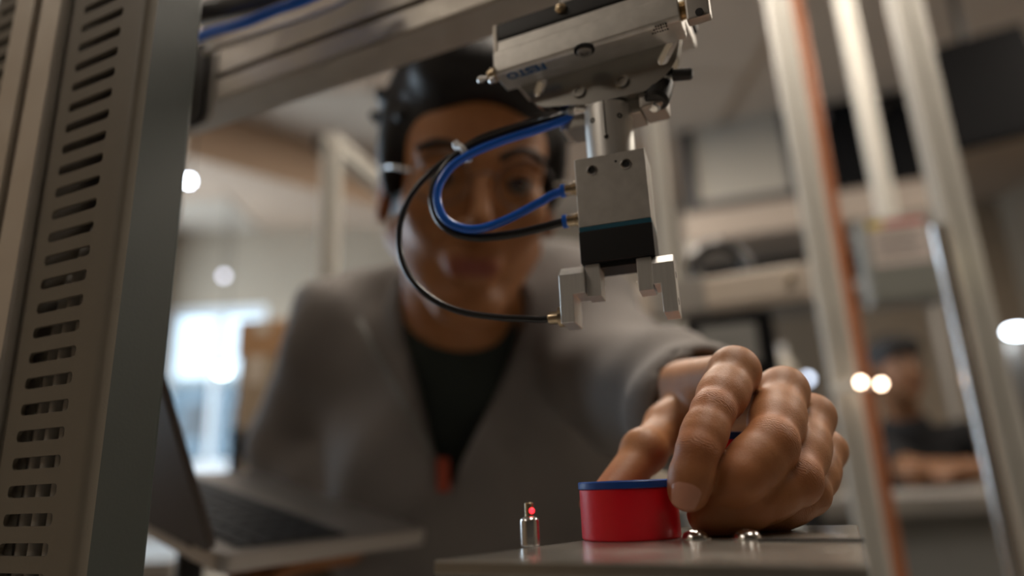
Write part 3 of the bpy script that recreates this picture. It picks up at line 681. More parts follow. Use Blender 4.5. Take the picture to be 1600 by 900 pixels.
# ================================================================== the man at the machine
def skin_mat(k=1):
    m = bpy.data.materials.new('skin'); m.use_nodes = True; nt = m.node_tree; N = nt.nodes; Lk = nt.links; b = N['Principled BSDF']
    tc = N.new('ShaderNodeTexCoord')
    def attr(n): a = N.new('ShaderNodeAttribute'); a.attribute_name = n; return a
    n1 = N.new('ShaderNodeTexNoise'); n1.inputs['Scale'].default_value = 70; n1.inputs['Detail'].default_value = 6; Lk.new(tc.outputs['Object'], n1.inputs['Vector'])
    mx = N.new('ShaderNodeMix'); mx.data_type = 'RGBA'; mx.inputs['A'].default_value = (.285*k, .115*k, .040*k, 1); mx.inputs['B'].default_value = (.43*k, .190*k, .075*k, 1)
    Lk.new(n1.outputs['Fac'], mx.inputs['Factor'])
    red = N.new('ShaderNodeMix'); red.data_type = 'RGBA'; red.inputs['B'].default_value = (.34, .105, .045, 1)
    Lk.new(attr('flush').outputs['Fac'], red.inputs['Factor']); Lk.new(mx.outputs['Result'], red.inputs['A'])
    lp = N.new('ShaderNodeMix'); lp.data_type = 'RGBA'; lp.inputs['B'].default_value = (.26, .07, .05, 1)
    Lk.new(attr('lip').outputs['Fac'], lp.inputs['Factor']); Lk.new(red.outputs['Result'], lp.inputs['A'])
    Lk.new(lp.outputs['Result'], b.inputs['Base Color'])
    b.inputs['Roughness'].default_value = .52; b.inputs['Specular IOR Level'].default_value = .38
    b.inputs['Subsurface Weight'].default_value = .12; b.inputs['Subsurface Radius'].default_value = (.004, .0015, .0008); b.inputs['Subsurface Scale'].default_value = 1
    # relief: fine cells, pores, and creases across the finger joints
    v = N.new('ShaderNodeTexVoronoi'); v.inputs['Scale'].default_value = 1500; Lk.new(tc.outputs['Object'], v.inputs['Vector'])
    n2 = N.new('ShaderNodeTexNoise'); n2.inputs['Scale'].default_value = 420; n2.inputs['Detail'].default_value = 4; Lk.new(tc.outputs['Object'], n2.inputs['Vector'])
    n3 = N.new('ShaderNodeTexNoise'); n3.inputs['Scale'].default_value = 260; n3.inputs['Detail'].default_value = 2; Lk.new(tc.outputs['Object'], n3.inputs['Vector'])
    def math_(op, a, bb=None):
        q = N.new('ShaderNodeMath'); q.operation = op
        for i, x in enumerate((a, bb)):
            if x is None: continue
            if isinstance(x, (int, float)): q.inputs[i].default_value = x
            else: Lk.new(x, q.inputs[i])
        return q.outputs[0]
    ph = math_('ADD', math_('MULTIPLY', attr('crease_t').outputs['Fac'], 2*PI/.0021), math_('MULTIPLY', n3.outputs['Fac'], 11))
    cr = math_('POWER', math_('ABSOLUTE', math_('SINE', ph)), .5)
    cr = math_('MULTIPLY', math_('MULTIPLY', math_('SUBTRACT', cr, 1), attr('crease').outputs['Fac']), 1.1)
    h = math_('ADD', math_('ADD', math_('MULTIPLY', v.outputs['Distance'], -.16), math_('MULTIPLY', n2.outputs['Fac'], .28)), cr)
    bp = N.new('ShaderNodeBump'); bp.inputs['Strength'].default_value = .55; bp.inputs['Distance'].default_value = .0006
    Lk.new(h, bp.inputs['Height']); Lk.new(bp.outputs[0], b.inputs['Normal'])
    return m
M['skin'] = skin_mat(); M['skin_shaded'] = skin_mat(.38)  # second skin is darkened; the shadow on the far person is in its colour
M['hair'] = mat('black_hair', (.008, .007, .007), .5, 0, spec=.3, bump=.9, bscale=260, stretch=(1, 1, .25))
def cloth(name, c, wob=.10, sc=900):
    return mat(name, c, .9, 0, wob, 500, .35, sc, spec=.15)
M['sweater'] = cloth('grey_knit', (.195, .180, .170)); M['tshirt'] = cloth('dark_green_jersey', (.030, .037, .033)); M['trouser'] = cloth('dark_denim', (.085, .062, .042))
M['nail'] = mat('fingernail', (.46, .22, .15), .28, 0, .06, 150, coat=.3)
M['shaded_eye_white'] = mat('shaded_eye_white', (.16, .14, .12), .4, 0); M['iris'] = mat('brown_iris', (.02, .01, .006), .15, 0)  # eye whites darkened; the shadow over the eyes is in the colour

# joints ------------------------------------------------------------
I_M, I_P, I_D, I_T = at(1148, 584, .312), at(1114, 643, .287), at(1089, 706, .2745), at(1075, 768, .2745)
M_M, M_P, M_D, M_T = at(1224, 614, .322), at(1205, 694, .287), at(1156, 747, .279), at(1128, 762, .284)
R_M, R_P, R_D, R_T = at(1268, 654, .332), at(1243, 750, .294), at(1165, 789, .286), at(1106, 804, .289)
P_M, P_P, P_D, P_T = at(1290, 706, .345), at(1262, 770, .312), at(1214, 795, .302), at(1170, 799, .300)
WR = at(1088, 632, .430)
T_C, T_M, T_I, T_T = at(1082, 652, .402), at(1044, 668, .372), at(1006, 708, .347), np.array([.0375, .3258, .0125])
ELB, SHO = at(975, 600, .62), at(880, 492, .72)
HEAD = at(733, 306, .585)
ex_ = unit((.97, .19, -.06)); ey_ = unit(np.array([.24, -1, -.45])); ey_ = unit(ey_-ex_*(ey_@ex_)); ez_ = np.cross(ey_, ex_); ez_ = ez_ if ez_[2] > 0 else -ez_
HR = (ex_, ey_, ez_)              # head axes: x to its left side in the photo's right, y = facing, z = crown
HS = .98
def hd(x, y, z): return HEAD+(ex_*x+ey_*y+ez_*z)*HS
NECK = hd(.0, -.035, -.10); CH = at(720, 590, .80); HIP = at(640, 820, 1.02); SHR = at(548, 525, .78); SHL = SHO
ELR = at(470, 690, .90)
LAP0 = at(345, 868, .50); LAPY = unit(at(672, 827, .66)-LAP0); _h = at(94, 742.5, .68)-LAP0; LAPX = unit(_h-LAPY*(_h@LAPY)); LAPN = np.cross(LAPX, LAPY)
if LAPN[2] < 0: LAPN = -LAPN
_n = LAPN
HRT = LAP0+LAPX*.125+LAPY*.180-LAPN*.045; WRR = LAP0+LAPX*.125+LAPY*.275-LAPN*.050
TOCAM_ = unit(CAMP-I_P)
def build_body():
    fine = .0009
    xs = axis_pts([(-.34, .018, .005), (.018, .150, fine), (.150, .26, .005)])
    ys = axis_pts([(.255, .268, .003), (.268, .445, fine), (.445, 1.16, .005)])
    zs_ = axis_pts([(-.30, -.004, .006), (-.004, .098, fine), (.098, .45, .0045)])
    S = Sculpt(xs, ys, zs_)
    # palm: metacarpals fanning from the wrist
    acr = unit(P_M-I_M); w1 = WR-acr*.018; w2 = WR+acr*.020; w2[2] = min(w2[2], w1[2])
    for q, (j, r) in enumerate(((I_M, .0120), (M_M, .0112), (R_M, .0105), (P_M, .0095))):
        wq = w1+(w2-w1)*q/3
        S.cone(j+(wq-j)*.10-EZ*.0015, wq, r-.0002, .017, .010)
    S.cone(T_C, (I_M*.5+WR*.5)-EZ*.012, .015, .012, .012)
    S.cone(WR, WR*.6+ELB*.4, .0265, .033, .012); S.cone(WR*.6+ELB*.4, ELB, .033, .040, .012)
    S.cone(ELB, SHL, .042, .052, .01)
    # thumb
    S.cone(T_C, T_M, .0145, .0122, .009); S.cone(T_M, T_I, .0112, .0098, .006); S.cone(T_I, T_T, .0099, .0084, .003); S.ell(T_I+EZ*.0015, (.0108, .0105, .0104), .005)
    S.cone(I_M+(WR-I_M)*.35-EZ*.012, T_M+(T_C-T_M)*.2, .008, .009, .012)       # web
    # fingers, each sculpted on its own before it is joined
    def fing(j, r, kp):
        T = Sculpt(xs, ys, zs_)
        m, p, d, t = j
        T.cone(m, p, r[0], r[1], .0015); T.cone(p, d, r[1]*.99, r[2], .002); T.cone(d, t, r[2]*.99, r[3], .002)
        mid = (m+p)/2; T.cone(mid, mid+(p-m)*.12, (r[0]+r[1])*.505, (r[0]+r[1])*.505, .006); mid = (d+p)/2; T.cone(mid, mid+(d-p)*.12, (r[2]+r[1])*.515, (r[2]+r[1])*.515, .006)
        T.ell(p+TOCAM_*.0006, (r[1]*1.0,)*3, .003); T.ell(d, (r[2]*1.01,)*3, .003)
        T.ell((d+t)/2+(t-d)*.1, (r[3]*1.07,)*3, .004)
        return T
    FN = [fing((I_M, I_P, I_D, I_T), (.0106, .0084, .0074, .0077), 0), fing((M_M, M_P, M_D, M_T), (.0110, .0104, .0093, .0086), 0),
          fing((R_M, R_P, R_D, R_T), (.0104, .0101, .0092, .0083), 0), fing((P_M, P_P, P_D, P_T), (.0093, .0090, .0082, .0075), 0)]
    F = FN[0].d
    for T in FN[1:]:
        h = np.maximum(.0016-np.abs(F-T.d), 0)/.0016; F = np.minimum(F, T.d)-h*h*.0016*.25
    k = .005; h = np.maximum(k-np.abs(S.d-F), 0)/k; S.d = np.minimum(S.d, F)-h*h*k*.25
    for j, r in ((I_M, .0108), (M_M, .0102), (R_M, .0097), (P_M, .0088)): S.ell(j+EZ*.0016+unit(j-WR)*.0010, (r, r, r), .005)
    # torso, neck and far arm
    S.cone(CH+EX*.02, HIP, .11, .12, .05); S.cone(SHR, SHL, .055, .055, .05); S.cone(CH, NECK*.6+CH*.4, .09, .06, .05); S.cone(NECK*.45+CH*.55, NECK, .056, .054, .02)
    S.cone(SHR, ELR, .05, .04, .03); S.cone(ELR, WRR, .04, .027, .02)
    hh = HRT; S.cone(WRR, hh, .026, .028, .02, flat=(EZ, 1.5))
    nn_ = LAPN; hd_ = unit(HRT-WRR); hd_ = unit(hd_-_n*(hd_@nn_)); hs_ = np.cross(hd_, nn_)
    for q in range(4):
        k0 = hh+hs_*(-.028+.018*q)+hd_*.015; k1 = k0+hd_*(.040+.006*(q in (1, 2)))-_n*.002; k2 = k1+hd_*.022-_n*.016
        S.cone(k0, k1, .0105, .0095, .004); S.cone(k1, k2, .0095, .0080, .003)
    S.cone(hh+hs_*.030-hd_*.01, hh+hs_*.050+hd_*.03-_n*.010, .012, .010, .008)
    # head
    H = Sculpt(xs, ys, zs_); E = lambda c, r, k=.008, mode='add': H.ell(hd(*c), np.array(r)*HS, k, HR, mode)
    Cn = lambda a, b, r1, r2, k=.006, mode='add': H.cone(hd(*a), hd(*b), r1*HS, r2*HS, k, mode)
    E((0, -.022, .052), (.074, .094, .082), .01); E((0, .024, -.012), (.062, .066, .082), .02)
    E((0, .045, .045), (.058, .045, .05), .02)
    for s in (-1, 1):
        Cn((s*.056, -.004, -.045), (s*.016, .066, -.094), .020, .016, .02); E((s*.040, .062, -.012), (.024, .022, .024), .014)
        Cn((s*.046, .076, .030), (s*.012, .090, .030), .009, .009, .010)
    E((0, .074, -.095), (.022, .018, .016), .015)
    Cn((0, .088, .022), (0, .112, -.018), .0065, .0090, .008); E((0, .113, -.021), (.0095, .009, .008), .005)
    for s in (-1, 1): E((s*.0115, .099, -.025), (.0070, .010, .007), .004); E((s*.032, .098, .014), (.016, .013, .011), .008, 'cut')
    for s in (-1, 1): E((s*.006, .110, -.034), (.0035, .004, .004), .002, 'cut')
    E((0, .082, -.058), (.024, .012, .016), .012)
    Cn((-.020, .085, -.0545), (.020, .085, -.0545), .0036, .0036, .003); Cn((-.005, .0915, -.054), (.005, .0915, -.054), .0040, .0040, .004)
    Cn((-.015, .086, -.0645), (.015, .086, -.0645), .0045, .0045, .004); E((0, .0965, -.0592), (.022, .005, .0013), .0015, 'cut')
    for s in (-1, 1):
        E((s*.078, -.012, .004), (.009, .020, .033), .005); E((s*.087, -.004, .006), (.006, .010, .018), .004, 'cut'); E((s*.080, -.004, -.025), (.006, .009, .010), .004)
    Cn((0, -.03, -.03), (0, -.035, -.11), .058, .054, .02)
    k = .012; h = np.maximum(k-np.abs(S.d-H.d), 0)/k; S.d = np.minimum(S.d, H.d)-h*h*k*.25
    return S.mesh()
man = thing('person', 'man in a grey zip-neck sweater leaning in to grip the red workpiece', 'person', (HIP[0], HIP[1], FLOOR_Z))
bv, bf = build_body()
body_o, bv = np_mesh('body', bv, bf, M['skin'], man, relax=1)
me = body_o.data
nv = np.zeros(len(bv)*3, np.float32); me.vertices.foreach_get('normal', nv); nv = nv.reshape(-1, 3)
ct = np.zeros(len(bv), np.float32); cm = np.zeros(len(bv), np.float32); fl_ = np.zeros(len(bv), np.float32); lip_ = np.zeros(len(bv), np.float32)
def crease(j, axis, back, wid, amt, rad=.016):
    axis = unit(axis); d = bv-j; t = d@axis; r = np.linalg.norm(d-np.outer(t, axis), axis=1)
    dors = np.clip((nv@unit(back)-.05)/.5, 0, 1); m = amt*np.exp(-(t/wid)**2)*dors*(r < rad)
    q = m > cm; cm[q] = m[q]; ct[q] = t[q]
TOCAM = unit(CAMP-I_P)
for (a, b_, c, d, rp) in ((I_M, I_P, I_D, I_T, .0115), (M_M, M_P, M_D, M_T, .0165), (R_M, R_P, R_D, R_T, .0155)):
    crease(b_, c-a, TOCAM+EZ*.5, .0036, .9, rp); crease(c, d-b_, TOCAM+EZ*.3, .0020, .55 if a is I_M else 0, .0095)
    for j in (b_, c): fl_ = np.maximum(fl_, .65*np.exp(-(np.linalg.norm(bv-j, axis=1)/.012)**2))
    fl_ = np.maximum(fl_, .5*np.exp(-(np.linalg.norm(bv-d, axis=1)/.012)**2))
fl_ = np.maximum(fl_, .8*np.exp(-(np.linalg.norm(bv-T_T, axis=1)/.02)**2))
for s in (-1, 1): fl_ = np.maximum(fl_, .7*np.exp(-(np.linalg.norm(bv-hd(s*.082, -.01, 0), axis=1)/.03)**2))
L_ = (bv-HEAD)@np.array(HR).T/HS
lip_ = np.exp(-((L_[:, 0]/.024)**4)-((L_[:, 2]+.0595)/.0085)**4)*(L_[:, 1] > .078)
for nme, arr in (('crease_t', ct), ('crease', cm), ('flush', fl_), ('lip', lip_)):
    a = me.attributes.new(nme, 'FLOAT', 'POINT'); a.data.foreach_set('value', arr.astype(np.float32))
# nails
def nail(t, d, back, r, hw, ln, off=0):
    ax = unit(t-d); bk = unit(np.array(back)-ax*(np.array(back)@ax)); sd = np.cross(ax, bk); vs = []; fs = []; n, m = 18, 14
    for lay in (0, 1):
        for i in range(m+1):
            for k in range(n+1):
                v_, u_ = -1+2*i/m, -1+2*k/n
                # square to a rounded plate
                uu = u_*math.sqrt(max(0, 1-.42*v_*v_)); vv = v_*math.sqrt(max(0, 1-.30*u_*u_))
                ph = uu*hw; rr = r*(1-.05*max(0, vv))-(.0007 if lay else 0)-.00035*(abs(uu)**3)
                vs.append(t+ax*(off+vv*ln)+bk*math.cos(ph)*rr+sd*math.sin(ph)*rr)
    def q(l, i, k): return l*(m+1)*(n+1)+i*(n+1)+k
    for i in range(m):
        for k in range(n):
            fs.append((q(0, i, k), q(0, i, k+1), q(0, i+1, k+1), q(0, i+1, k))); fs.append((q(1, i, k), q(1, i+1, k), q(1, i+1, k+1), q(1, i, k+1)))
    for i in range(m): fs.append((q(0, i, 0), q(0, i+1, 0), q(1, i+1, 0), q(1, i, 0))); fs.append((q(0, i, n), q(1, i, n), q(1, i+1, n), q(0, i+1, n)))
    for k in range(n): fs.append((q(0, 0, k), q(1, 0, k), q(1, 0, k+1), q(0, 0, k+1))); fs.append((q(0, m, k), q(0, m, k+1), q(1, m, k+1), q(1, m, k)))
    return make('fingernail', MB().add(vs, fs), M['nail'], man, smooth=60)
nail(I_T, I_D, TOCAM+EX*-.10, .00850, .74, .0078, -.0006)
nail(T_T, T_I, EX*-.6+EZ*.5+EY*.5, .0097, .75, .006, 0)
# eyes, brows
for s in (-1, 1):
    e = make('eye', MB().sphere(hd(s*.032, .077, .014), .0118, 20, 14), M['shaded_eye_white'], man)
    make('iris', MB().lathe([(.0058, 0), (.0052, .0008), (.0001, .0012)], hd(s*.032, .077, .014)+unit(ey_-ez_*.25)*.0112, unit(ey_-ez_*.25), 20), M['iris'], e)
    make('eyelid', MB().tube([hd(s*.018, .090, .014), hd(s*.026, .0945, .020), hd(s*.036, .0930, .0205), hd(s*.046, .085, .016)], .0026, 10, 5), M['skin'], man)
    make('eyebrow', MB().tube([hd(s*.013, .0985, .030), hd(s*.026, .0985, .0375), hd(s*.040, .0915, .0385), hd(s*.053, .079, .033)], .0030, 10, 5), M['hair'], man)
# hair
def build_hair():
    S = Sculpt(np.arange(-.18, .11, .0028), np.arange(.42, .80, .0028), np.arange(.18, .52, .0028))
    E = lambda c, r, k=.008, mode='add': S.ell(hd(*c), np.array(r)*HS, k, HR, mode)
    E((0, -.024, .068), (.087, .108, .094), .01); E((0, -.055, .01), (.080, .066, .080), .02)
    for s in (-1, 1): E((s*.074, .012, .036), (.014, .026, .050), .01)
    E((0, .062, .100), (.062, .036, .030), .02)
    E((0, .098, .000), (.064, .060, .078), .010, 'cut'); E((0, .10, -.06), (.09, .085, .07), .01, 'cut')
    for s in (-1, 1): E((s*.085, -.004, -.004), (.02, .024, .034), .006, 'cut')
    rs = np.random.RandomState(3)
    for i in range(210):
        a = rs.uniform(0, 2*PI); el = rs.uniform(-.15, 1.5); d = np.array([math.cos(a)*math.cos(el), math.sin(a)*math.cos(el), math.sin(el)])
        if d[1] > .55 and d[2] < .55: continue
        p = np.array([0, -.028, .066])+d*np.array([.080, .096, .085]); rr = rs.uniform(.006, .013)
        q = p+np.array([rs.uniform(-.02, .02), rs.uniform(-.01, .03), rs.uniform(-.004, .008)])
        S.cone(hd(*p), hd(*q), rr, rr*.5, .004)
    return S.mesh()
hv, hf = build_hair(); np_mesh('hair', hv, hf, M['hair'], man, relax=1)
# clothes --------------------------------------------------------------
def wrinkle(S, amp, fn):
    X, Y, Z = np.meshgrid(S.x, S.y, S.z, indexing='ij', sparse=True); S.d = S.d+(amp*fn(X, Y, Z)).astype(np.float32)
CUFF = WR+(ELB-WR)*.02
NBASE = NECK*.35+CH*.65
ZIP = at(693, 718, .685)
def build_sweater():
    g = .0055
    S = Sculpt(np.arange(-.40, .30, g), np.arange(.36, 1.20, g), np.arange(-.32, .36, g))
    S.cone(CH+EX*.02-EZ*.02, HIP, .135, .150, .06, flat=(EY, 1.08)); S.cone(CH+EX*.02, at(690, 720, .80), .13, .12, .06)
    S.cone(at(860, 570, .82), at(880, 830, .90), .105, .115, .06)
    S.cone(SHR, SHL, .070, .068, .05); S.cone(CH+EZ*.01, NBASE, .11, .085, .05)
    S.cone(SHL, ELB, .068, .056, .03); S.cone(ELB, CUFF, .057, .041, .02); S.cone(CUFF+(ELB-CUFF)*.05, CUFF, .042, .043, .004)
    S.cone(SHR, ELR, .070, .060, .03); S.cone(ELR, WRR, .060, .044, .02); S.cone(WRR, WRR*.62+HRT*.38, .044, .038, .01)
    # collar
    S.cone(NBASE, NECK*.80+NBASE*.2-EY*.0, .085, .072, .02)
    wrinkle(S, .0050, lambda X, Y, Z: np.sin(46*(X*.9+Z*.8+Y*.55)+2.2*np.sin(11*X+9*Z))*.6+np.sin(70*(Z*.9-X*.4+Y*.7)+1.7*np.sin(15*Y+8*X))*.4)
    # inside left hollow for the neck, open V at the front
    S.cone(NBASE-EZ*.04, NECK+EZ*.06, .066, .064, .004, 'cut')
    top = NECK-EY*.07+EZ*.02; 
    for t in np.linspace(0, 1, 14):
        p = ZIP*(1-t)+(NECK+EY*-.10-EZ*.0)*t
        S.ell(p+EX*(.004+.010*t), (.010+.072*t, .13, .024), .004, None, 'cut')
    S.cone(CUFF-(ELB-CUFF)*.12, CUFF-(ELB-CUFF)*.02, .0315, .0315, .002, 'cut')
    return S.mesh()
sv, sf = build_sweater(); sw, sv = np_mesh('sweater', sv, sf, M['sweater'], man, relax=1)
def build_tshirt():
    g = .006; S = Sculpt(np.arange(-.22, .14, g), np.arange(.52, 1.0, g), np.arange(-.06, .30, g))
    S.cone(CH+EX*.01, NBASE, .118, .088, .04); S.cone(CH+EX*.02, at(690, 720, .80), .122, .10, .06)
    S.cone(NBASE, NECK*.60+NBASE*.40, .074, .068, .02)
    wrinkle(S, .003, lambda X, Y, Z: np.sin(60*(X*.5+Z)+2*np.sin(13*X)))
    S.cone(NBASE+EZ*.02, NECK+EZ*.06, .060, .063, .004, 'cut')
    return S.mesh()
tv, tf = build_tshirt(); np_mesh('t_shirt', tv, tf, M['tshirt'], man, relax=1)
# zip edges and tab
from mathutils.bvhtree import BVHTree
def on_front(px, py, off=.0015):              # the point of the sweater front where the zip runs
    p = at(px, py, 1.0); d = Vector(p-CAMP).normalized(); h = BV.ray_cast(Vector(CAMP), d)[0]
    return np.array(h)-np.array(d)*off if h is not None else None
BV = BVHTree.FromPolygons([tuple(v) for v in sv], [tuple(f) for f in sf.tolist()])
def zip_line(p0, p1, n=9):
    q = [on_front(p0[0]+(p1[0]-p0[0])*k/n, p0[1]+(p1[1]-p0[1])*k/n) for k in range(n+1)]; q = [p for p in q if p is not None]
    out = [q[0]]
    for p in q[1:]:
        if np.linalg.norm(p-out[-1]) < .05: out.append(p)
    return out
for p0, p1 in (((690, 735), (560, 500)), ((694, 735), (845, 500))):
    z_ = zip_line(p0, p1)
    if len(z_) > 2: make('zip_edge', MB().tube(z_, .0030, 8, 4), M['grey_case'], sw)
make('zip_tab', MB().box((at(693, 742, .676), EX, EY, EZ), (-.006, -.004, -.016), (.006, .004, .016), .002), mat('orange_tab', (.32, .05, .02), .6, 0), sw)
# trousers and shoes
def build_legs():
    g = .009; S = Sculpt(np.arange(HIP[0]-.26, HIP[0]+.28, g), np.arange(.84, 1.32, g), np.arange(FLOOR_Z+.03, -.02, g))
    S.cone(HIP-EX*.05, HIP+EX*.05, .13, .13, .05)
    for s in (-1, 1):
        k0 = HIP+EX*s*.085-EZ*.05; k1 = np.array([HIP[0]+s*.11, HIP[1]+.0, -.50]); k2 = np.array([HIP[0]+s*.13, HIP[1]+.05, FLOOR_Z+.06])
        S.cone(k0, k1, .098, .072, .03); S.cone(k1, k2, .072, .060, .02)
    wrinkle(S, .004, lambda X, Y, Z: np.sin(50*Z+3*np.sin(14*X)+4*Y)); return S.mesh()
lv, lf = build_legs(); np_mesh('trousers', lv, lf, M['trouser'], man, relax=1)
for s in (-1, 1):
    c = np.array([HIP[0]+s*.13, HIP[1]+.0, FLOOR_Z]); S = Sculpt(np.arange(c[0]-.08, c[0]+.08, .006), np.arange(c[1]-.20, c[1]+.16, .006), np.arange(FLOOR_Z-.01, FLOOR_Z+.14, .006))
    S.cone(c+EY*.06+EZ*.045, c-EY*.12+EZ*.032, .046, .038, .01); S.cone(c+EY*.05+EZ*.05, c+EY*.05+EZ*.10, .045, .042, .02)
    X, Y, Z = S.coords((slice(None),)*3); S.apply((slice(None),)*3, np.broadcast_to(FLOOR_Z+.002-Z, S.d.shape).astype(np.float32), .002, 'cut')
    v_, f_ = S.mesh(); np_mesh('shoe', v_, f_, M['black_plastic'], man, relax=1)
M['lens'] = thin_glass(1.12)
gl = thing('eyeglasses', 'thin-rimmed eyeglasses on the face of the man in grey', 'glasses', hd(0, .115, .012))
for s in (-1, 1):
    rim = [hd(s*.034+.023*math.cos(q), .1135-.006*abs(math.cos(q)), .010+.020*math.sin(q)) for q in np.linspace(0, 2*PI, 25)]
    make('rim', MB().tube(rim, .0006, 8, 1), M['dark_steel'], gl)
    Lp = MB(); ctr = hd(s*.034, .1125, .010); vs = [ctr]+rim[:-1]; Lp.add(vs, [(0, 1+k, 1+(k+1) % 24) for k in range(24)])
    make('lens', Lp, M['lens'], gl)
    make('temple', MB().tube([hd(s*.057, .107, .014), hd(s*.074, .085, .016), hd(s*.083, .02, .014), hd(s*.083, -.015, .008), hd(s*.078, -.035, -.008)], .0014, 8, 6), M['steel'], gl)
make('bridge', MB().tube([hd(-.011, .1135, .014), hd(0, .1165, .017), hd(.011, .1135, .014)], .0008, 8, 5), M['dark_steel'], gl)
# ================================================================== the laptop he holds
lx, ly, ln, LA, HL, WL = LAPX, LAPY, LAPN, LAP0, .30, .202
lap = thing('laptop', 'open laptop at the lower left, back of its lid turned towards the camera', 'laptop', LA+lx*HL/2+ly*WL/2-ln*.012)
lb = make('base', MB().prism(rrect(HL, WL, .010, 6, HL/2, WL/2), LA, lx, ly, ln, -.013, 0, .0015), M['laptop'], lap)
make('keyboard_bed', MB().prism(rrect(HL-.022, WL*.50, .004, 4, HL/2, WL*.34), LA, lx, ly, ln, -.0005, .0004), M['black_plastic'], lb)
make('trackpad', MB().prism(rrect(HL*.42, WL*.30, .005, 4, HL/2, WL*.80), LA, lx, ly, ln, -.0005, .0005), M['alu_dark'], lb)
kx, kyy = (HL-.028)/12, WL*.47/5
for r in range(5):
    for c in range(12):
        if r == 4 and 3 < c < 8: continue
        w_ = kx*.86
        make('key', MB().box((LA+lx*(.014+c*kx)+ly*(WL*.105+r*kyy), lx, ly, ln), (0, 0, .0003), (w_, kyy*.84, .0018), .0004, 1), M['key'], lb, smooth=0)
make('key', MB().box((LA+lx*(.014+4*kx)+ly*(WL*.105+4*kyy), lx, ly, ln), (0, 0, .0003), (kx*3.9, kyy*.84, .0018), .0004, 1), M['key'], lb, smooth=0)
la_ = math.radians(116.5); ld_ = ly*math.cos(la_)+ln*math.sin(la_); lnn = np.cross(lx, ld_)
if lnn@ly < 0: lnn = -lnn
lst = thing('laptop_stand', 'dark stand that carries the laptop', 'stand', LA+lx*HL/2+ly*WL/2-EZ*.2)
sc_ = LA+lx*HL*.55+ly*WL*.33
make('tray', MB().box((LA, lx, ly, ln), (.05, .03, -.019), (HL-.02, .105, -.0131), .002), M['black_metal'], lst)
make('column', MB().tube([sc_-ln*.019, sc_-ln*.03-EZ*.05, (sc_[0], sc_[1], -.295)], .012, 14, 4), M['black_metal'], lst)
make('foot', MB().lathe([(.07, 0), (.07, .006), (.02, .010)], (sc_[0], sc_[1], -.30), EZ, 28), M['black_metal'], lst)
ll = make('lid', MB().prism(rrect(HL, WL, .010, 6, HL/2, WL/2+.004), LA, lx, ld_, lnn, -.006, 0, .0012), M['lid_shaded'], lap)
make('screen', MB().prism(rrect(HL-.010, WL-.012, .006, 5, HL/2, WL/2+.005), LA, lx, ld_, lnn, -.0008, .0005), M['screen_off'], ll)
make('hinge', MB().tube([LA+lx*.04, LA+lx*(HL-.04)], .0042, 14, 1), M['black_metal'], lap)
# ================================================================== behind the man and to the right
def upright(name, label, px, py, Y, top=1.6, w_=.04, m='white_alu', bottom=FLOOR_Z, group=None):
    p = at(px, py, Y); t = thing(name, label, 'post', (p[0], p[1], bottom), group)
    make('profile', MB().prism(tslot(w_, w_, .009, .011), np.array([p[0], p[1], 0]), -GU, GV, EZ, bottom, top), M[m], t)
    make('foot', MB().box((np.array([p[0], p[1], 0]), -GU, GV, EZ), (-w_*.9, -w_*.9, bottom), (w_*.9, w_*.9, bottom+.012)), M['black_metal'], t) if bottom < -.5 else None; return t, p
upright('aluminium_post', 'pale aluminium post right of the hand with an orange reflection strip beside it', 1266, 300, 1.15)
upright('aluminium_post', 'pale aluminium post coming down from the ceiling onto the grey electrical box', 1351, 160, 1.58, top=CEIL_Z, bottom=at(1404, 410, 1.46)[2]-.06)
upright('aluminium_post', 'pale aluminium post at the right, in front of the black screen', 1452, 180, 1.0, w_=.042)
upright('aluminium_post', 'pale aluminium post straight behind the gripper', 1032, 280, 1.25, w_=.03)
upright('aluminium_post', 'grey aluminium post cut by the right edge of the photo', 1592, 620, 1.5, top=.28, w_=.05, m='alu_dark')
p = at(1296, 300, 1.20); tag(make('orange_reflection_pipe', MB().tube([(p[0], p[1], FLOOR_Z), (p[0], p[1], .3), (p[0], p[1], 1.6)], .0125, 18, 1), M['copper']), 'orange reflection modelled as a copper-coloured pipe next to the pale aluminium post', 'pipe')  # orange reflection at the post, built as an added pipe
p = at(1512, 560, .94); tag(make('chrome_tube', MB().tube([(p[0], p[1], FLOOR_Z), (p[0], p[1], .1), (p[0], p[1], .36)], .012, 20, 1), M['steel']), 'shiny chrome tube reflecting blue daylight, left of the right-hand post', 'tube')
# aluminium frame at left, behind the man's shoulder
p = at(516, 330, 1.30); zt2_ = at(514, 214, 1.30)[2]
frm = thing('corner_frame', 'cream aluminium corner frame left of the man\'s head', 'frame', (p[0], p[1], FLOOR_Z))
make('post', MB().prism(tslot(.036, .036, .009, .010), np.array([p[0], p[1], 0]), EX, EY, EZ, FLOOR_Z, zt2_), M['white_alu'], frm)
e = on_z(640, 328, zt2_-.02); d = unit(np.array([e[0]-p[0], e[1]-p[1], 0])); s_ = np.array([d[1], -d[0], 0])
Lr = math.hypot(e[0]-p[0], e[1]-p[1])
make('rail', MB().prism(tslot(.036, .036, .009, .010), np.array([p[0], p[1], zt2_-.018]), s_, EZ, d, .018, Lr), M['white_alu'], frm)
make('post', MB().prism(tslot(.036, .036, .009, .010), np.array([e[0], e[1], 0]), EX, EY, EZ, FLOOR_Z, zt2_-.036), M['white_alu'], frm)
make('end_cap', MB().box((np.array([p[0]-.018, p[1], zt2_-.02]), EX, EY, EZ), (-.016, -.018, -.018), (0, .018, .018), .003), M['black_plastic'], frm)
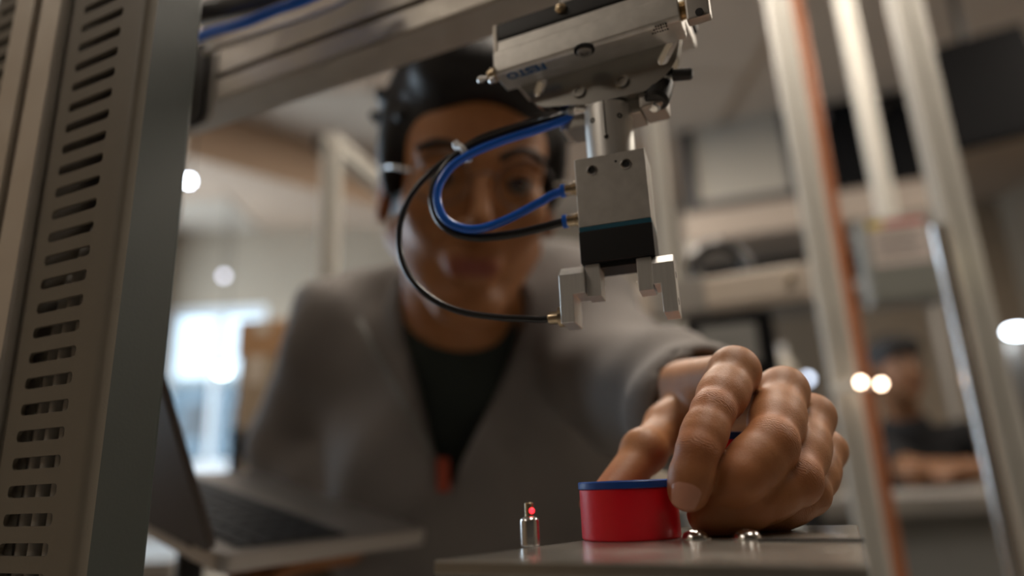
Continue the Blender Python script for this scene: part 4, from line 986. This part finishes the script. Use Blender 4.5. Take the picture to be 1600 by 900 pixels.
# pale actuator arm
p = at(1266, 440, 1.05)
act = thing('linear_actuator', 'cream horizontal actuator behind the man\'s arm, right of the gripper', 'actuator', p)
make('housing', MB().box((p, MU, MV, EZ), (.012, -.026, -.026), (.46, .026, .026), .006, 3), M['cream'], act)
make('end_cap', MB().box((p, MU, MV, EZ), (-.002, -.027, -.027), (.012, .027, .027), .004), M['cream'], act)
make('bolt', MB().lathe([(.007, 0), (.007, .004), (.004, .005)], p-MV*.027+MU*.028, -MV, 16), M['brass'], act)
make('carriage', MB().box((p, MU, MV, EZ), (.16, -.030, -.030), (.25, .030, .030), .003), M['alu_dark'], act)
make('support', MB().box((p, MU, MV, EZ), (.30, -.02, FLOOR_Z-p[2]), (.34, .02, -.026), .002), M['alu_dark'], act)
c = at(1126, 424, 1.22)
ring = [c+EX*.052*math.cos(q)+EZ*.052*math.sin(q)+EY*.004*math.sin(3*q) for q in np.linspace(0, 2*PI, 40)]
tag(make('cable_coil', MB().tube(ring, .011, 14, 1), M['black_hose']), 'black cable coil standing in an arch behind the cream actuator', 'cable')
# black case with a pale window
p = at(1138, 530, 1.35)
case = thing('equipment_case', 'black equipment case with a grey window behind the man\'s knuckles', 'case', (p[0], p[1], p[2]-.09))
make('body', MB().box((p, -GU, GV, EZ), (-.095, 0, -.09), (.09, .12, .058), .01), M['dark_case'], case)
make('window', MB().box((p, -GU, GV, EZ), (-.055, -.003, -.05), (.055, .001, .03), .004), M['grey_case'], case)
make('handle', MB().tube([p-GU*-.05+EZ*.055, p-GU*-.04+EZ*.085, p-GU*.04+EZ*.085, p-GU*.05+EZ*.055], .007, 10, 6), M['black_plastic'], case)
# workbench for it and for the second person
ZT = at(1450, 768, 1.9)[2]
wb = thing('workbench', 'long grey workbench in the background at right', 'table', (1.0, 1.9, FLOOR_Z))
make('worktop', MB().box(FX, (.30, 1.62, ZT-.04), (2.1, 2.25, ZT), .004), M['alu_dark'], wb)
make('front_panel', MB().box(FX, (.34, 1.66, ZT-.24), (2.06, 1.69, ZT-.04), .003), M['grey_case'], wb)
for x in (.36, 2.0):
    for y in (1.70, 2.18): make('leg', MB().box(FX, (x-.025, y-.025, FLOOR_Z), (x+.025, y+.025, ZT-.04), .003), M['alu_dark'], wb)
ct_ = thing('side_table', 'low dark table under the black equipment case', 'table', (p[0]+.04, p[1]+.06, FLOOR_Z))
make('table_top', MB().box((p, -GU, GV, EZ), (-.13, -.03, -.115), (.13, .16, -.09), .003), M['dark_case'], ct_)
for x in (-.11, .11):
    for y in (-.01, .14): make('leg', MB().box((p, -GU, GV, EZ), (x-.012, y-.012, FLOOR_Z-p[2]), (x+.012, y+.012, -.115), .002), M['black_metal'], ct_)
# electrical box on the post
p = at(1404, 410, 1.46)
eb = thing('electrical_box', 'grey electrical box with a white notice sheet, mounted on a post', 'electrical box', p)
make('enclosure', MB().box((p, -GU, GV, EZ), (-.075, -.035, -.098), (.078, .035, .098), .006), M['grey_case'], eb)
make('door', MB().box((p, -GU, GV, EZ), (-.070, -.040, -.092), (.073, -.034, .092), .003), mat('olive_grey_door', (.165, .17, .15), .5, 0, .05, 20), eb)
sh = make('notice_sheet', MB().box((p, -GU, GV, EZ), (-.056, -.0415, -.015), (.058, -.0398, .088), 0), mat('paper', (.52, .46, .42), .7, 0, .05, 60), eb, smooth=0)
make('red_band', MB().box((p, -GU, GV, EZ), (-.022, -.0425, .074), (.056, -.0414, .086), 0), mat('red_print', (.42, .06, .05), .6, 0), sh, smooth=0)
make('yellow_patch', MB().box((p, -GU, GV, EZ), (-.056, -.0425, .072), (-.026, -.0414, .090), 0), mat('yellow_print', (.50, .36, .03), .6, 0), sh, smooth=0)
for k in range(5): make('text_line', MB().box((p, -GU, GV, EZ), (-.046, -.0425, .056-.013*k), (.046-.012*(k % 2), -.0414, .059-.013*k), 0), M['print_black'], sh, smooth=0)
make('bracket', MB().box((p, -GU, GV, EZ), (-.05, .035, -.04), (.02, .10, .04), .003), M['black_metal'], eb)
# rack with the monitor and the black unit
RY = 3.35; K = RY/2.35
Zs = at(1180, 318, RY)[2]
rk = thing('storage_rack', 'tall rack in the background whose shelf carries the old monitor', 'rack', (1.8, RY+.2, FLOOR_Z))
o = at(1180, 340, RY); o = np.array([o[0], o[1], 0]); FRr = (o, -GU, GV, EZ)
make('shelf', MB().box(FRr, (-.26*K, 0, Zs-.115*K), (.62*K, .55, Zs), .006), M['shelf_board'], rk)
make('shelf', MB().box(FRr, (-.26*K, .02, Zs-.36*K), (.62*K, .55, Zs-.33*K), .004), M['grey_case'], rk)
make('back_panel', MB().box(FRr, (-.26*K, .54, Zs-.33*K), (.62*K, .55, Zs-.115*K), .002), M['dark_case'], rk)
for x in (-.24*K, .60*K):
    for y in (.03, .52): make('upright', MB().box(FRr, (x-.02, y-.02, FLOOR_Z), (x+.02, y+.02, Zs-.10), .002), M['alu_dark'], rk)
mon = thing('crt_monitor', 'old boxy monitor with a pale blank screen on the background shelf', 'monitor', o+EZ*Zs)
mw = .40*K; x0 = -.24*K
def fbox(a, b_, bev=0): return MB().box(FRr, a, b_, bev, 3)
mh = at(1160, 112, RY)[2]-Zs
bb, bt_, bl, br_2 = .050, .055, .075, .035      # bezel widths: bottom, top, left, right
for a, b_ in (((x0, .0, Zs), (x0+mw, .05, Zs+bb)), ((x0, .0, Zs+mh-bt_), (x0+mw, .05, Zs+mh)), ((x0, .0, Zs+bb), (x0+bl, .05, Zs+mh-bt_)), ((x0+mw-br_2, .0, Zs+bb), (x0+mw, .05, Zs+mh-bt_))):
    make('bezel', fbox(a, b_, .008), M['bezel'], mon)
make('screen', fbox((x0+bl, .015, Zs+bb), (x0+mw-br_2, .04, Zs+mh-bt_), .004), M['screen_light'], mon)
make('housing', fbox((x0+.01, .05, Zs+.005), (x0+mw-.01, .40, Zs+mh-.01), .03), M['grey_case'], mon)
bu = thing('amplifier', 'large black unit with round knobs beside the old monitor on the shelf', 'electronics', o-GU*.42*K+EZ*Zs)
hu = .37*K
make('case', fbox((.19*K, .02, Zs), (.60*K, .50, Zs+hu), .008), M['dark_case'], bu)
make('label', fbox((.205*K, .015, Zs+hu-.085*K), (.30*K, .022, Zs+hu-.04*K), 0), mat('grey_label', (.22, .19, .19), .5), bu, smooth=0)
for q in range(3): make('knob', MB().lathe([(.022, 0), (.020, .02), (.016, .022)], o-GU*(.42+.07*q)*K+GV*.02+EZ*(Zs+hu-.10+.01*q), -GV, 18), mat('knob_grey', (.08, .07, .06), .3, .5), bu)
# hanging black screen at the upper right
q = [at(1458, 25, 2.3), at(1536, 20, 2.25), at(1500, 246, 2.3)]
p = at(1534, 140, 2.2); tv = thing('screen', 'large black screen hanging from the ceiling at the upper right', 'television', (p[0], p[1], CEIL_Z))
t_ = math.radians(14); tvx = -GU*math.cos(math.radians(6))+EZ*math.sin(math.radians(6)); tvz = np.cross(tvx, GV); tvz = tvz if tvz[2] > 0 else -tvz
make('panel', MB().box((p, tvx, GV, tvz), (-.145, 0, -.205), (.20, .04, .22), .006), M['dark_case'], tv)
make('display', MB().box((p, tvx, GV, tvz), (-.135, -.003, -.19), (.19, .001, .205), 0), M['dark_case'], tv, smooth=0)
make('hanger', MB().tube([p+GV*.05, p+GV*.06+EZ*.1, (p[0]+.03, p[1]+.06, CEIL_Z)], .014, 12, 4), M['black_metal'], tv)
# little lamps that show as light discs
def lamp(label, px, py, Y, r, s, col, fix, name='lamp', sq=(1, 1, 1)):
    p = at(px, py, Y); t = thing(name, label, 'lamp', p)
    make('bulb', MB().sphere(p, r, 14, 10, sq), mat('lamp_glow', col, .4, 0, emit=col, estr=s), t)
    if fix == 'ceiling': make('cord', MB().tube([p+EZ*r*.9, (p[0], p[1], (p[2]+CEIL_Z)/2), (p[0], p[1], CEIL_Z)], .004, 8, 1), M['black_metal'], t)
    elif fix == 'wall': make('arm', MB().tube([p+EY*r*.9, (p[0], (p[1]+YB)/2, p[2]), (p[0], YB, p[2])], .008, 8, 1), M['black_metal'], t)
    elif isinstance(fix, (int, float)): make('stand', MB().tube([p-EZ*r*.9, (p[0], p[1], (p[2]+fix)/2), (p[0], p[1], fix)], .005, 8, 1).lathe([(.03, 0), (.03, .008), (.006, .012)], (p[0], p[1], fix), EZ, 16), M['black_metal'], t)
    else: make('arm', MB().tube([p, p+np.array(fix)*.5, p+np.array(fix)], .0022, 8, 1), M['white_alu'], t)
    return t
CW, WW = (.75, .85, 1.0), (1.0, .72, .52)
lamp('bright white hanging lamp just right of the duct, below the beam', 295, 283, 2.5, .012, 45, CW, 'ceiling')
lamp('dim grey-white hanging lamp above the window at left', 350, 431, 4.2, .018, 5, (.8, .8, .95), 'ceiling')
lamp('greenish white oval lamp in front of the window at left', 347, 580, 4.4, .030, 10, (.85, 1, .92), 'ceiling', sq=(1.5, 1, .9))
lamp('left one of two small warm lamps at the pale post, before the second person\'s face', 1345, 597, 1.06, .0055, 20, WW, tuple(EY*.085-EX*.012))
lamp('right one of two small warm lamps at the pale post, before the second person\'s face', 1377, 600, 1.06, .0055, 20, WW, tuple(EY*.085-EX*.045))
lamp('pale yellow lamp on the chrome tube at the right-hand post', 1481, 404, .95, .010, 5, (1, .88, .55), tuple(EX*.01-EZ*.05), sq=(.9, .9, 1.2))
lamp('bright bluish tube lamp at the right edge of the photo', 1590, 518, 1.42, .013, 20, (.8, .9, 1), tuple(EX*.01+EY*.06), sq=(2.2, 1, .9))
lamp('small warm lamp at the lower right edge of the photo', 1591, 831, 1.4, .006, 18, (1, .85, .6), FLOOR_Z)
lamp('bluish white lamp seen just above the ring-finger knuckle', 1262, 592, 1.9, .012, 5, (.7, .8, 1), ZT)
p = at(1222, 566, 1.75)
bt = thing('bottle', 'small pale bottle on the workbench behind the man\'s knuckles', 'bottle', (p[0], p[1], ZT))
make('body', MB().lathe([(.030, 0), (.032, .004), (.032, p[2]-ZT-.02), (.012, p[2]-ZT+.02)], (p[0], p[1], ZT), EZ, 20), mat('pale_plastic', (.62, .58, .50), .4), bt)
make('cap', MB().lathe([(.014, 0), (.014, .022), (.012, .024)], (p[0], p[1], p[2]+.018), EZ, 16), M['white_plastic'], bt)
# second person, seated behind the workbench
HD2 = at(1402, 582, 2.42)
p2 = thing('person', 'second person in a black t-shirt leaning on the workbench at right', 'person', (HD2[0]+.08, HD2[1]+.25, FLOOR_Z))
def b2(*a): return HD2+np.array(a)
SH2 = [b2(-.10, .10, -.26), b2(.27, .10, -.24)]; EL2 = [np.array([HD2[0]-.15, 2.16, ZT+.05]), np.array([HD2[0]+.27, 2.16, ZT+.055])]; HA2 = [np.array([HD2[0]+.07, 2.03, ZT+.045]), np.array([HD2[0]-.03, 2.09, ZT+.05])]
def person2(part_):
    g = .010; S = Sculpt(np.arange(HD2[0]-.36, HD2[0]+.48, g), np.arange(1.92, 3.1, g), np.arange(FLOOR_Z+.02, HD2[2]+.18, g))
    pel = np.array([HD2[0]+.09, 2.68, ZT-.42]); ch = b2(.085, .12, -.38)
    if part_ == 'body':
        S.ell(b2(0, .02, .035), (.076, .095, .085), .01); S.ell(b2(0, -.035, -.02), (.060, .062, .085), .02); S.ell(b2(0, -.10, -.015), (.012, .02, .022), .012); S.ell(b2(0, -.075, -.085), (.024, .02, .02), .015)
        for s in (-1, 1): S.ell(b2(s*.078, .01, 0), (.010, .018, .03), .006); S.ell(b2(s*.032, -.105, .012), (.014, .012, .010), .008, None, 'cut')
        S.cone(b2(.0, .03, -.05), b2(.05, .09, -.24), .055, .06, .02); S.cone(ch, pel, .12, .13, .04); S.cone(SH2[0], SH2[1], .05, .05, .04)
        for k in (0, 1):
            S.cone(SH2[k], EL2[k], .046, .040, .02); S.cone(EL2[k], HA2[k], .040, .028, .015)
            dv = unit(HA2[k]-EL2[k]); S.ell(HA2[k]+dv*.04, (.036, .036, .024), .02)
            for q in range(4):
                o_ = HA2[k]+dv*.06+np.array([0, -.012+.010*q, .010*(q-1.5)]); S.cone(o_, o_+dv*.06+np.array([.0, 0, -.012]), .011, .009, .004)
            S.cone(HA2[k]+dv*.03+EZ*.012, HA2[k]+dv*.07+EZ*.022, .011, .009, .006)
    elif part_ == 'shirt':
        S.cone(ch, pel, .135, .15, .04); S.cone(SH2[0], SH2[1], .068, .068, .05); S.cone(b2(.04, .08, -.20), ch, .085, .11, .03)
        for k in (0, 1): S.cone(SH2[k], SH2[k]*.30+EL2[k]*.70, .068, .064, .03)
    elif part_ == 'legs':
        for s in (-1, 1):
            kn = np.array([pel[0]+s*.10, 2.28, ZT-.40]); S.cone(pel+EX*s*.07, kn, .095, .07, .04); S.cone(kn, np.array([kn[0], 2.34, FLOOR_Z+.07]), .068, .055, .02)
    elif part_ == 'shoes':
        for s in (-1, 1): S.cone(np.array([pel[0]+s*.10, 2.36, FLOOR_Z+.055]), np.array([pel[0]+s*.10, 2.22, FLOOR_Z+.05]), .048, .040, .01)
    else:
        S.ell(b2(0, .025, .055), (.086, .102, .088), .01); S.ell(b2(0, .05, .0), (.080, .075, .075), .02); S.ell(b2(0, -.090, -.04), (.064, .075, .085), .01, None, 'cut'); S.ell(b2(0, -.055, .085), (.068, .05, .04), .02)
    return S.mesh()
for nm, m in (('body', 'skin_shaded'), ('shirt', 'black_cloth'), ('legs', 'trouser'), ('shoes', 'black_plastic'), ('hair', 'hair')):
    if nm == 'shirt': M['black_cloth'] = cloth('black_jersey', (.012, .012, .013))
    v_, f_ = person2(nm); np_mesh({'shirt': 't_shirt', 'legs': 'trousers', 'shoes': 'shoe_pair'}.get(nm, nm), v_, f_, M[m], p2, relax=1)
for s in (-1, 1):
    make('eyebrow', MB().tube([b2(s*.014, -.096, .026), b2(s*.03, -.096, .031), b2(s*.048, -.084, .027)], .0035, 8, 4), M['hair'], p2)
    make('eye', MB().sphere(b2(s*.032, -.086, .012), .010, 14, 10), M['iris'], p2)
make('mouth', MB().tube([b2(-.02, -.094, -.052), b2(0, -.100, -.051), b2(.02, -.094, -.052)], .0045, 8, 4), mat('lip', (.12, .035, .025), .5), p2)
stl = thing('stool', 'stool under the second person at right', 'stool', (HD2[0]+.09, 2.68, FLOOR_Z))
zse = ZT-.58
make('seat', MB().lathe([(.15, zse-FLOOR_Z-.05), (.17, zse-FLOOR_Z-.03), (.16, zse-FLOOR_Z)], (HD2[0]+.09, 2.68, FLOOR_Z), EZ, 28), M['dark_case'], stl)
for q in range(4): make('leg', MB().tube([(HD2[0]+.09+.10*math.cos(q*PI/2+.7), 2.68+.10*math.sin(q*PI/2+.7), zse-.04), (HD2[0]+.09+.19*math.cos(q*PI/2+.7), 2.68+.19*math.sin(q*PI/2+.7), FLOOR_Z)], .014, 10, 1), M['black_metal'], stl)
# boxes and a side bench in the left background
zb2 = -.10; e0 = on_z(285, 874, zb2)
sb_ = thing('workbench', 'grey bench beyond the laptop at lower left', 'table', (-1.1, e0[1]+.35, FLOOR_Z))
make('worktop', MB().box(FX, (-1.8, e0[1], zb2-.04), (-.72, e0[1]+.75, zb2), .004), M['alu_dark'], sb_)
for x in (-1.74, -.78):
    for y in (.06, .69): make('leg', MB().box(FX, (x-.025, e0[1]+y-.025, FLOOR_Z), (x+.025, e0[1]+y+.025, zb2-.04), .003), M['black_metal'], sb_)
Yb = e0[1]+.45; pa = at(385, 690, Yb); pb_ = at(438, 690, Yb); ztop = at(400, 566, Yb)[2]; ztop2 = at(400, 512, Yb)[2]
def carton(label, x0, x1, z0, z1, m):
    t = thing('cardboard_box', label, 'box', ((x0+x1)/2, Yb, z0), 'boxes on the bench at left')
    make('carton', MB().box(FX, (x0, Yb-.09, z0), (x1, Yb+.13, z1), .003), m, t)
    make('tape', MB().box(FX, ((x0+x1)/2-.02, Yb-.0915, z0+.6*(z1-z0)), ((x0+x1)/2+.02, Yb+.13, z1+.0008), 0), M['cream'], t, smooth=0)
zm_ = at(400, 672, Yb)[2]
carton('black box at the bottom of the box stack left of the man', pa[0]-.01, pb_[0]+.02, zb2, zm_, M['dark_case'])
carton('tan cardboard box in the middle of the stack left of the man', pa[0], pb_[0], zm_, ztop, mat('tan_board', (.38, .29, .20), .8, 0, .1, 20))
carton('orange-brown cardboard box on top of the stack left of the man', pa[0]-.01, pb_[0]+.03, ztop, ztop2, M['cardboard'])
